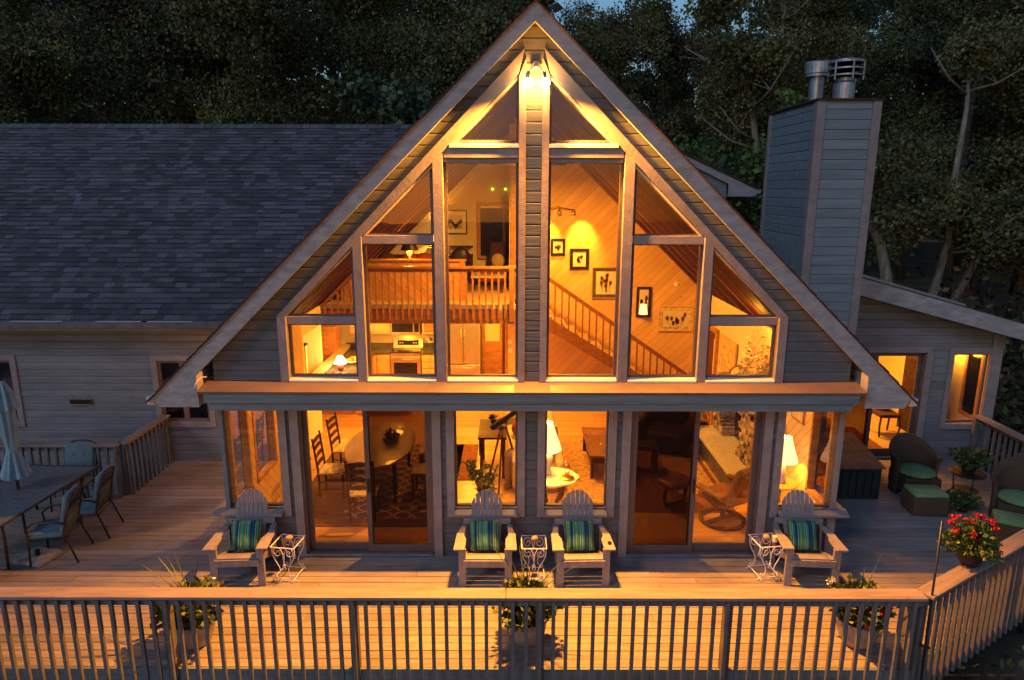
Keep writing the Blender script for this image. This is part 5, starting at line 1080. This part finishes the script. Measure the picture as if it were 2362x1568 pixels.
MB().lathe([(.10, 0), (.14, .08), (.155, .20), (.165, .21), (.165, .235), (.14, .235), (.13, .2), (.01, .2)], (0, 0, 0), 22).build('pot', 'pot_dark', gz, smooth=True)
f = MB(); foliage(f, (0, 0, .40), .29, .20, 1900, .062, 5, .14); f.cur = 1; foliage(f, (-.08, -.03, .38), .26, .18, 320, .055, 6, .1); f.build('foliage', ['leaf', 'leaf_yellow'], gz)
st = MB(); g = MB(); r = random.Random(8)
for (a, q, z) in ((2.8, .26, .55), (2.4, .22, .60), (1.9, .12, .57), (3.3, .28, .52), (.6, .20, .62), (.1, .26, .60), (.3, .31, .57), (.9, .12, .66), (4.6, .15, .42), (5.4, .29, .30), (5.9, .27, .35), (4.1, .2, .52), (1.2, .05, .58), (-.3, .24, .55)):
    c = Vector((q * math.cos(a), q * math.sin(a), z)); st.tube([(c.x * .5, c.y * .5, .35), c], .004, 5)
    g = MB()
    for i in range(34): g.leaf(c + Vector((r.gauss(0, .022), r.gauss(0, .022), r.gauss(0, .014))), .034, None, .5)
    g.build('red_bloom', 'flower_red', gz)
st.build('stems', 'leaf', gz)
# black pole on the corner post
bp = MB(); bp.tube([(4.19, -2.46, -.35), (4.18, -2.44, .6), (4.22, -2.36, 1.78)], .012, 8); bp.tube([(4.14, -2.41, .35), (4.22, -2.47, .35)], .014, 6); o = bp.build('metal_pole', 'black_metal', smooth=True); tag(o, 'thin black metal pole strapped to the corner post of the railing', 'pole')
# ---- floodlight in the gable
fl = thing('floodlight', 'twin bulb floodlight glowing at the gable peak', 'lamp', (.015, -.03, 6.62))
MB().lathe([(.055, 0), (.055, .03), (.02, .05)], (0, 0, 0), 16).xform(Matrix.Rotation(rad(90), 4, 'X')).build('mount', 'galv', fl, smooth=True)
for s in (-1, 1):
    a = MB(); a.tube([(0, -.05, 0), (s * .05, -.10, -.04), (s * .08, -.13, -.10)], .014); a.lathe([(.028, .03), (.034, -.03), (.05, -.07), (.052, -.075)], (s * .095, -.15, -.12), 14); a.build('lamp_arm', 'galv', fl, smooth=True)
    b = MB(); b.lathe([(.045, .03), (.062, .0), (.066, -.03), (.05, -.055), (.001, -.062)], (0, 0, 0), 18); b.xform(Matrix.Translation((s * .10, -.155, -.205)) @ Matrix.Rotation(rad(12) * -s, 4, 'Y')); b.build('bulb', 'bulb', fl, smooth=True)
for s in (-1, 1): light('SPOT', (.015 + s * .115, -.185, 6.33), 4800, color=WARM, size=.05, rot=(-42, 0, s * 10), spot=108, blend=.6)
for s in (-1, 1): light('SPOT', (.015 + s * .12, -.18, 6.33), 3500, color=WARM, size=.05, rot=(-2, s * -47, 0), spot=62, blend=.9)
light('POINT', (.015, -.19, 6.42), 110, color=WARM, size=.05)
# lamps on the hidden side walls of the front block
for s in (-1, 1):
    wl = thing('wall_lantern', ('left' if s < 0 else 'right') + ' side wall lantern behind the roof eave', 'lamp', (s * 4.36, 2.75, 2.0), 0, 'lanterns on the side walls')
    MB().box(-.05, .05, -.05, .05, 0, .02).box(-.05, .05, -.05, .05, .17, .19).build('cage', 'black_metal', wl); MB().lathe([(.03, .03), (.035, .10), (.02, .15)], (0, 0, 0), 10).build('bulb', 'flame', wl); MB().box(*sorted((-s * .05, -s * .02)), -.03, .03, .02, .17).build('bracket', 'black_metal', wl)
    light('POINT', (s * 4.50, 2.75, 2.1), 90 if s < 0 else 80, color=WARM, size=.04)
# ---- left dining set
lt = thing('patio_table', 'long dark patio table with textured top under the closed parasol', 'table', (-7.64, .50, 0), rad(-3))
tp = MB(); tp.box(-.55, .55, -1.0, 1.0, .705, .715); tp.build('top', 'table_top_metal', lt)
MB().tube([(-.56, -1.02, .712), (.56, -1.02, .712), (.56, 1.02, .712), (-.56, 1.02, .712), (-.56, -1.02, .712)], .018).build('rim', 'dark_bronze', lt)
for sx in (-1, 1):
    for sy in (-1, 1): MB().tube([(sx * .45, sy * .85, .70), (sx * .40, sy * .78, .45), (sx * .47, sy * .88, 0)], .02).build('leg', 'dark_bronze', lt, smooth=True)
MB().tube([(-.45, 0, .62), (.45, 0, .62)], .012).tube([(0, -.85, .62), (0, .85, .62)], .012).build('frame', 'dark_bronze', lt)
def patio_chair(label, loc, rz):
    t = thing('patio_chair', label, 'chair', loc, rz, 'metal patio chairs with blue cushions')
    for s in (-1, 1):
        MB().tube([(s * .27, -.26, 0), (s * .26, -.24, .40), (s * .26, -.26, .56), (s * .28, -.15, .65), (s * .28, .12, .64), (s * .26, .22, .60)], .014, 7).build('arm', 'dark_bronze', t, smooth=True)
        MB().tube([(s * .27, .34, 0), (s * .25, .24, .30), (s * .25, .20, .42), (s * .25, .27, .75), (s * .23, .33, .95)], .014, 7).build('rear_leg', 'dark_bronze', t, smooth=True)
    m_ = MB(); m_.tube([(-.23, .33, .95), (-.1, .345, 1.0), (.1, .345, 1.0), (.23, .33, .95)], .014, 7); m_.tube([(-.26, -.24, .38), (.26, -.24, .38), (.25, .22, .38), (-.25, .22, .38), (-.26, -.24, .38)], .012, 6)
    for i in range(9): x = -.2 + .05 * i; m_.tube([(x, .215, .42), (x * .96, .27, .72), (x * .9, .335, .97)], .005, 5)
    for z in (.55, .68, .8): m_.tube([(-.25, .215 + (z - .42) * .18, z), (.25, .215 + (z - .42) * .18, z)], .005, 5)
    m_.build('back_frame', 'dark_bronze', t, smooth=True)
    MB().box(-.25, .25, -.27, .20, .385, .465).build('seat_cushion', 'cushion_blue', t, bevel=.035, smooth=True)
    c = MB(); c.box(-.24, .24, -.045, .045, 0, .56, Matrix.Translation((0, .17, .44)) @ Matrix.Rotation(rad(-11), 4, 'X')); c.build('back_cushion', 'cushion_blue', t, bevel=.04, smooth=True)
    for sx in (-.08, .08):
        for z in (.2, .38): MB().ball((sx, .12 + z * .19, .44 + z), .012, .012, .012, 6, 4).build('button', 'cushion_blue', t)
    return t
pc1 = patio_chair('cushioned patio chair nearest the viewer on the right of the patio table', (-6.76, -.02, 0), rad(-78))
again(pc1, 'cushioned patio chair behind it, farther along the right of the patio table', (-6.70, .66, 0), rad(-80))
again(pc1, 'cushioned patio chair at the far end of the patio table with back to the railing', (-7.50, 1.58, 0), rad(2))
again(pc1, 'cushioned patio chair at the left picture edge near the patio table end', (-7.55, -.95, 0), rad(-150))
bs = thing('umbrella_base', 'pale square umbrella base on the deck under the patio table', 'base', (-7.0, -.12, 0), rad(-12)); MB().box(-.22, .22, -.2, .2, 0, .06).build('slab', 'pot_stone', bs, bevel=.01); MB().tube([(0, 0, .06), (0, 0, .14)], .03).build('collar', 'black_metal', bs)
um = thing('patio_umbrella', 'closed pale blue parasol tied at its waist rising from the patio table', 'umbrella', (-7.98, .55, 0))
um.location = (-7.70, .62, 0)
MB().tube([(0, 0, 0), (0, 0, 2.42)], .02, 10).build('pole', 'dark_bronze', um); MB().lathe([(.01, 2.42), (.025, 2.44), (.01, 2.48)], (0, 0, 0), 10).build('finial', 'dark_bronze', um)
def pleat(prof, lob, seed):
    m_ = MB(); n = 64; vs = []; r = random.Random(seed); ph = [r.uniform(.6, 1.2) for _ in range(lob)]
    for (rr_, z, am) in prof:
        for k in range(n):
            a = 2 * math.pi * k / n; q = rr_ * (1 + am * math.cos(lob * a) * ph[int(lob * a / 6.2832) % lob]); vs.append((q * math.cos(a), q * math.sin(a), z + am * .05 * math.cos(lob * a)))
    fs = [(i * n + k, i * n + (k + 1) % n, (i + 1) * n + (k + 1) % n, (i + 1) * n + k) for i in range(len(prof) - 1) for k in range(n)]
    return m_.addv(vs, fs)
pleat([(.03, 2.40, .05), (.08, 2.28, .2), (.10, 2.1, .22), (.105, 1.85, .24), (.095, 1.6, .22), (.07, 1.38, .12), (.06, 1.34, .08), (.08, 1.28, .18), (.12, 1.12, .26), (.17, .93, .30)], 9, 3).build('canopy', 'umbrella_cloth', um, smooth=True)
pleat([(.04, 2.415, .05), (.10, 2.25, .2), (.13, 2.08, .24), (.145, 1.98, .3)], 9, 5).build('canopy_vent', 'umbrella_cloth', um, smooth=True)
MB().lathe([(.070, 1.33), (.075, 1.37), (.070, 1.41)], (0, 0, 0), 20).build('tie_band', 'umbrella_cloth', um)
# ---- wall sign
sg = thing('hanging_sign', 'small dark wooden name sign hung on the left wing wall', 'sign', (-8.43, 3.42, 1.20))
MB().box(-.205, .205, -.02, 0, -.055, .055).build('board', 'red_black_sign', sg); e = MB(); e.tube([(-.205, -.022, -.055), (.205, -.022, -.055), (.205, -.022, .055), (-.205, -.022, .055), (-.205, -.022, -.055)], .005, 6); e.build('edge', 'sign_edge', sg)
for s in (-1, 1): MB().tube([(s * .13, -.01, .055), (s * .16, -.005, .12), (s * .15, 0, .125)], .004, 5).build('hook', 'black_metal', sg)
tc_ = bpy.data.curves.new('lettering', 'FONT'); tc_.body = 'Tammany to Mason'; tc_.size = .058; tc_.align_x = 'CENTER'; tc_.align_y = 'CENTER'; tc_.extrude = .001
to = bpy.data.objects.new('lettering', tc_); COL.objects.link(to); dg = bpy.context.evaluated_depsgraph_get(); me = bpy.data.meshes.new_from_object(to.evaluated_get(dg)); bpy.data.objects.remove(to)
xs = [v.co.x for v in me.vertices]; k = .36 / (max(xs) - min(xs))
for v in me.vertices: v.co.x *= k
lo = bpy.data.objects.new('lettering', me); COL.objects.link(lo); me.materials.append(M['sign_edge']); lo.parent = sg; lo.location = (0, -.0215, 0); lo.rotation_euler = (rad(90), 0, 0)
# ---- right side: storage box, wicker set
bx = thing('storage_box', 'dark deck storage box with slatted brown lid by the right wing door', 'box', (5.30, 2.62, 0), 0)
MB().prism([(5.28 - 5.3, -.78), (.68, -.78), (.95, .85), (-.3, .85)], lambda u, v, w: (u, v, w), 0, .56).build('body', 'box_side', bx)
for i in range(5): MB().box(.02 + i * .13, .12 + i * .13, -.80, -.78, .06, .50).build('side_board', 'box_side', bx)
lid = MB()
for i in range(14):
    y0 = -.84 + i * .123; f = (y0 + .84) / 1.72; lid.tint = random.uniform(.75, 1.15); lid.box(-.05 - .28 * f, .72 + .28 * f, y0, y0 + .112, .565, .59)
lid.build('lid', 'box_wood', bx, bevel=.003)
def wicker(label, loc, rz):
    t = thing('wicker_chair', label, 'chair', loc, rz, 'dark wicker chairs with green cushions')
    s_ = MB(); n = 22; vs = []; 
    prof = [(0, .0), (0, .42), (.02, .60), (.0, .80)]
    for zi, z in enumerate((0, .2, .42)):
        for k in range(n + 1):
            a = math.pi * (-.12) + math.pi * 1.24 * k / n; vs.append((.36 * math.cos(a), .04 + .34 * math.sin(a), z))
    for z in range(1, 5):
        f = z / 4
        for k in range(n + 1):
            a = math.pi * (-.12) + math.pi * 1.24 * k / n; hh = .42 + f * (.22 + .26 * max(0, math.sin(a)) ** 1.5); q = 1 + .06 * f; vs.append((.36 * q * math.cos(a), .04 + .34 * q * math.sin(a) + .05 * f * max(0, math.sin(a)), hh))
    fs = [(i * (n + 1) + k, i * (n + 1) + k + 1, (i + 1) * (n + 1) + k + 1, (i + 1) * (n + 1) + k) for i in range(6) for k in range(n)]
    s_.addv(vs, fs); o = s_.build('shell', 'wicker', t, smooth=True); m_ = o.modifiers.new('thick', 'SOLIDIFY'); m_.thickness = .05
    MB().tube(vs[-(n + 1):], .032, 8).build('rolled_rim', 'wicker', t, smooth=True)
    MB().box(-.30, .30, -.30, .28, .10, .36).build('seat_base', 'wicker', t, bevel=.02)
    MB().ball((0, -.03, .41), .31, .31, .075, 20, 10).build('seat_cushion', 'cushion_green', t, smooth=True)
    return t
def ottoman(label, loc, rz):
    t = thing('wicker_ottoman', label, 'ottoman', loc, rz, 'wicker ottomans with green cushions'); MB().box(-.28, .28, -.22, .22, 0, .30).build('base', 'wicker', t, bevel=.03); MB().box(-.27, .27, -.21, .21, .30, .38).build('cushion', 'cushion_green', t, bevel=.035, smooth=True); return t
w1 = wicker('wicker armchair with green cushion left of the metal plant table', (6.72, 2.12, 0), rad(-2)); w2 = again(w1, 'wicker armchair with green cushion right of the metal plant table at the picture edge', (7.75, 1.05, 0), rad(-30))
o1 = ottoman('wicker ottoman in front of the left wicker armchair', (6.50, 1.42, 0), rad(-3)); again(o1, 'wicker ottoman in front of the right wicker armchair', (7.25, .45, 0), rad(-30))
pt = thing('plant_table', 'round dark metal table between the wicker armchairs', 'table', (7.42, 1.82, 0)); MB().lathe([(.01, .48), (.27, .48), (.28, .495), (.27, .505), (.01, .505)], (0, 0, 0), 26).build('top', 'black_metal', pt); MB().lathe([(.01, .18), (.2, .18), (.2, .19), (.01, .19)], (0, 0, 0), 22).build('shelf', 'black_metal', pt)
for k in range(3): a = k * 2.094 + .4; MB().tube([(.2 * math.cos(a), .2 * math.sin(a), .48), (.17 * math.cos(a), .17 * math.sin(a), .2), (.26 * math.cos(a), .26 * math.sin(a), 0)], .012).build('leg', 'black_metal', pt, smooth=True)
pp = thing('potted_plant', 'bushy dark potted plant on the round metal table', 'plant', (7.42, 1.82, .505)); MB().lathe([(.09, 0), (.13, .14), (.13, .16), (.01, .15)], (0, 0, 0), 18).build('pot', 'pot_dark', pp); f = MB(); foliage(f, (0, 0, .26), .27, .15, 700, .06, 71); f.build('foliage', 'leaf', pp)
p2 = thing('potted_plant', 'low dark plant on the deck below the round metal table', 'plant', (7.12, 1.42, 0)); MB().lathe([(.08, 0), (.12, .12), (.01, .12)], (0, 0, 0), 16).build('pot', 'pot_dark', p2); f = MB(); foliage(f, (0, 0, .2), .24, .11, 450, .055, 72); f.build('foliage', 'leaf', p2)
# ================================================================ GROUND, TREES
g = MB(); n = 60
def gh(x, y):
    z = -1.35
    if y > 12: z += (y - 12) * .10
    if y > 34: z += (min(y, 56) - 34) * .42 + (min(y, 12) - 12)
    if y < -3: z -= min(4, (-3 - y) * .35)
    if x > 9: z += 0
    return z + .12 * math.sin(x * .7 + y * .3) + .08 * math.sin(y * 1.1)
xs = [-220 + 440 * (i / n) for i in range(n + 1)]; cub = lambda v: v * abs(v) ** .6 / (220 ** .6)
xs = [cub(x) for x in xs]; vs = [(x, y + 8, gh(x, y + 8)) for y in xs for x in xs]
g.addv(vs, [(j * (n + 1) + i, j * (n + 1) + i + 1, (j + 1) * (n + 1) + i + 1, (j + 1) * (n + 1) + i) for j in range(n) for i in range(n)])
struct(g.build('ground', 'ground', smooth=True))
# undergrowth around the right-hand corner and behind the houses
u = MB(); r = random.Random(14)
def brush(x0, x1, y0, y1, cnt, h, sz):
    for i in range(cnt):
        x, y = r.uniform(x0, x1), r.uniform(y0, y1); z = gh(x, y) + abs(r.gauss(0, h)); u.tint = r.uniform(.4, 1.8); u.cur = 0 if r.random() < .7 else 1; u.leaf((x, y, z), r.uniform(sz * .5, sz * 1.4), None, .35)
brush(4.6, 13, -5, 1.0, 2600, .25, .12); brush(9.0, 20, 0, 10, 9000, .6, .22); brush(5.5, 26, 9.5, 15, 9000, 1.5, .25); brush(-16, -4, 14, 19, 5000, 2.2, .3); brush(-70, 3, 44, 58, 9000, 4.5, .9); brush(20, 75, 44, 58, 7000, 4.5, .9); brush(3, 20, 46, 56, 2500, 1.6, .6); brush(-12, 12, 10.5, 16, 5000, .8, .25)
o = u.build('undergrowth', ['undergrowth', 'crown_d']); o['kind'] = 'stuff'
def make_tree(h, seed, spread, mats, pts=None, base=.2, nclump=66, leaves=540, lsize=.118, low=.28, pale=False, crown=True):
    r = random.Random(seed); tr = MB(); cr = MB()
    if pts is None: pts = [(0, 0, 0), (r.gauss(0, .2), r.gauss(0, .2), h * .3), (r.gauss(0, .5), r.gauss(0, .4), h * .6), (r.gauss(0, .8), r.gauss(0, .5), h * .88)]
    P = [Vector(p) for p in pts]; n = len(P); tr.tube(P, [base * (1 - .75 * i / (n - 1)) for i in range(n)], 9)
    tips = []
    def along(t):
        f = t * (n - 1); i = min(int(f), n - 2); return P[i].lerp(P[i + 1], f - i)
    for k in range(12):
        t = r.uniform(.35, .98); b = along(t); a = r.uniform(0, 6.28); L = spread * r.uniform(.5, 1.0) * (1.1 - .5 * t)
        e = b + Vector((math.cos(a) * L, math.sin(a) * L, L * r.uniform(.25, .8))); m_ = b.lerp(e, .5) + Vector((0, 0, -.1 * L))
        tr.tube([b, m_, e], [base * .38 * (1.1 - t * .5), base * .22, base * .07], 6); tips.append(e); tips.append(m_)
        for q in range(2):
            e2 = m_ + Vector((r.gauss(0, .5), r.gauss(0, .5), r.uniform(.2, .8))) * L * .5; tr.tube([m_, e2], [base * .15, base * .04], 5); tips.append(e2)
    if crown:
        for k in range(nclump):
            if k < len(tips): c = tips[k]
            else:
                a = r.uniform(0, 6.28); z = r.uniform(low, 1.02) * h; q = spread * math.sqrt(r.random()) * (1.15 - .45 * abs(z / h - .6)); c = Vector((math.cos(a) * q + P[-1].x * z / h, math.sin(a) * q, z))
            R = r.uniform(.45, 1.05) * spread * .33; tone = r.uniform(.65, 1.4)
            for i in range(leaves):
                d = Vector((r.gauss(0, 1), r.gauss(0, 1), r.gauss(0, .7))); d = d.normalized() * (R * r.random() ** .45); cr.tint = tone * r.uniform(.7, 1.35); cr.cur = 0 if r.random() < .8 else 1
                cr.leaf(c + d, lsize * r.uniform(.5, 1.3), None, .42)
    t = thing('tree', 'tree', 'tree', (0, 0, -50)); tr.build('trunk', 'bark_pale' if pale else 'bark', t, smooth=True)
    if crown: cr.build('crown', mats, t)
    return t
protos = [make_tree(15, 1, 3.6, ['crown_a', 'crown_b']), make_tree(13, 2, 3.2, ['crown_b', 'crown_a']), make_tree(17, 3, 3.9, ['crown_c', 'crown_a']), make_tree(12, 4, 3.4, ['crown_a', 'crown_d'])]
spots = [(-27, 26, 2, 1.1), (-21, 22, 0, 1.15), (-15.5, 24, 3, 1.3), (-10.5, 20, 1, 1.2), (-5.5, 22, 0, 1.1), (-1, 19, 3, 1.15), (-24, 33, 1, 1.5), (-12, 32, 2, 1.35), (-3, 31, 1, 1.45), (3.5, 23, 1, 1.0), (7.5, 29, 3, 1.22), (14.5, 25, 0, 1.1), (18.5, 20, 2, 1.0), (22.5, 24, 1, 1.3), (17, 14.5, 1, .95), (22, 14, 0, 1.05), (28, 20, 2, 1.1), (26, 31, 0, 1.4), (17, 33, 2, 1.2), (12.5, 17.5, 3, .62), (-18, 16.5, 1, .95), (-30, 17, 0, 1.1), (19.5, 7.5, 3, .9), (24, 9, 2, .9),
         (-34, 40, 0, 1.5), (-26, 42, 2, 1.5), (-18, 41, 1, 1.5), (-9, 43, 0, 1.5), (-1, 41, 2, 1.3), (6, 42, 1, .95), (13, 43, 3, .95), (20, 42, 0, 1.2), (27, 41, 2, 1.4), (35, 40, 1, 1.6), (44, 38, 0, 1.7), (34, 26, 3, 1.3), (31, 13, 2, 1.1), (-15, 28.5, 0, 1.1), (-19.5, 34, 3, 1.5), (-7.5, 27, 1, 1.25), (10.5, 34, 0, .82), (11.5, 24.5, 3, .8), (21, 28, 1, 1.2), (25, 25, 0, 1.1),
         (-44, 52, 0, 1.5), (-34, 54, 1, 1.5), (-25, 52, 2, 1.5), (-16, 54, 3, 1.5), (-7, 52, 0, 1.5), (1, 54, 1, .9), (8, 52, 3, .42), (13, 54, 1, .42), (18, 53, 0, .45), (23, 54, 3, .6), (29, 52, 1, 1.2), (38, 54, 0, 1.5), (48, 52, 2, 1.6)]
used = set(); TL = ['broad dark tree behind the left wing roof', 'tall dark tree', 'bushy tree']
def where(x, y):
    side = 'far left' if x < -20 else 'left' if x < -8 else 'centre left' if x < 0 else 'centre right' if x < 9 else 'right' if x < 20 else 'far right'
    dist = 'near' if y < 18 else 'middle' if y < 26 else 'back' if y < 45 else 'farthest'
    return side, dist
shape = ['broad crowned', 'loose crowned', 'tall dark', 'low bushy']
ROW = {}
for i, (x, y, k, s) in enumerate(spots):
    src = protos[k]; o = src if k not in used else copy_tree(src); used.add(k)
    o.location = (x, y, gh(x, y) - .2); o.rotation_euler.z = (i * 1.7) % 6.28; o.scale = (s, s, s); sd, ds = where(x, y)
    ref = {'far left': 'above the roof\'s far left end', 'left': 'above the left wing roof', 'centre left': 'left of the gable peak', 'centre right': 'between gable peak and chimney', 'right': 'right of the chimney', 'far right': 'at the far right edge'}[sd]
    ROW.setdefault(f"{shape[k]} tree in the {ds} row {ref}", []).append((x / (y + 9), o)); o['group'] = 'forest trees behind the house'
ORD = {1: [''], 2: [', left one', ', right one'], 3: [', left one', ', middle one', ', right one'], 4: [', leftmost', ', second from left', ', third from left', ', rightmost']}
for lb, L_ in ROW.items():
    for (q, o), e in zip(sorted(L_, key=lambda v: v[0]), ORD[len(L_)]): o['label'] = lb + e
# pale leaning trunks standing clear of the crowns on the right
def pale_tree(label, pix, Y, base, seed, spread=2.6, crown=True):
    pts = [U(px, py, Y=Y) for px, py in pix]; b = pts[0]; foot = Vector((b.x, Y, gh(b.x, Y) - .2)); loc = foot; P = [Vector((0, 0, 0))] + [p - loc for p in pts]
    h = P[-1].z; t = make_tree(h, seed, spread, ['crown_b', 'crown_a'], P, base, 28, 380, .12, .7, True, crown); t.location = loc; t['label'] = label; t['group'] = 'pale trunked trees at the right'; return t
pale_tree('pale forked tree standing just left of the chimney', [(1748, 520), (1745, 330), (1725, 210), (1690, 120), (1670, 40)], 15, .16, 51)
pale_tree('slim pale tree trunk rising behind the chimney flues', [(1790, 300), (1808, 200), (1800, 110), (1812, 10)], 17, .16, 52)
pale_tree('thick pale trunk leaning left beside the right chimney edge', [(2045, 640), (2030, 560), (1985, 480), (1960, 390), (1965, 320)], 11.5, .20, 53)
pale_tree('pale leaning trunk rising over the right wing roof', [(2150, 680), (2185, 560), (2200, 420), (2230, 250), (2240, 80)], 12.5, .17, 54)
pale_tree('rightmost pale leaning trunk above the right wing roof', [(2200, 690), (2260, 580), (2320, 500), (2380, 380), (2420, 200)], 13.5, .17, 55)
# bright bush between the gable and the chimney, dark one beyond the left ridge
def bush(label, loc, R, n, mats, seed, sz=.2):
    r = random.Random(seed); t = thing('bush', label, 'bush', loc); m_ = MB()
    for k in range(n):
        c = Vector((r.gauss(0, .5) * R, r.gauss(0, .35) * R, abs(r.gauss(.5, .35)) * R)); tone = r.uniform(.5, 1.5)
        for i in range(150): d = Vector((r.gauss(0, 1), r.gauss(0, 1), r.gauss(0, .8))) * R * .14; m_.tint = tone * r.uniform(.6, 1.5); m_.leaf(c + d, sz * r.uniform(.5, 1.3), None, .4)
    m_.build('foliage', mats, t); s_ = MB()
    for k in range(4): s_.tube([(0, 0, -R * .6), (r.gauss(0, .3) * R, r.gauss(0, .2) * R, R * .6)], [.06, .02], 6)
    s_.build('stems', 'bark', t); return t
p = U(1640, 380, Y=13.5); bush('leafy green shrub catching light between gable and chimney', (p.x, 13.5, p.z - 1.6), 2.3, 42, ['leaf'], 61)
p = U(900, 265, Y=11.5); bush('low dark green shrub peeping over the left roof ridge', (p.x, 12.5, p.z - 1.2), 1.8, 24, ['crown_c'], 62)
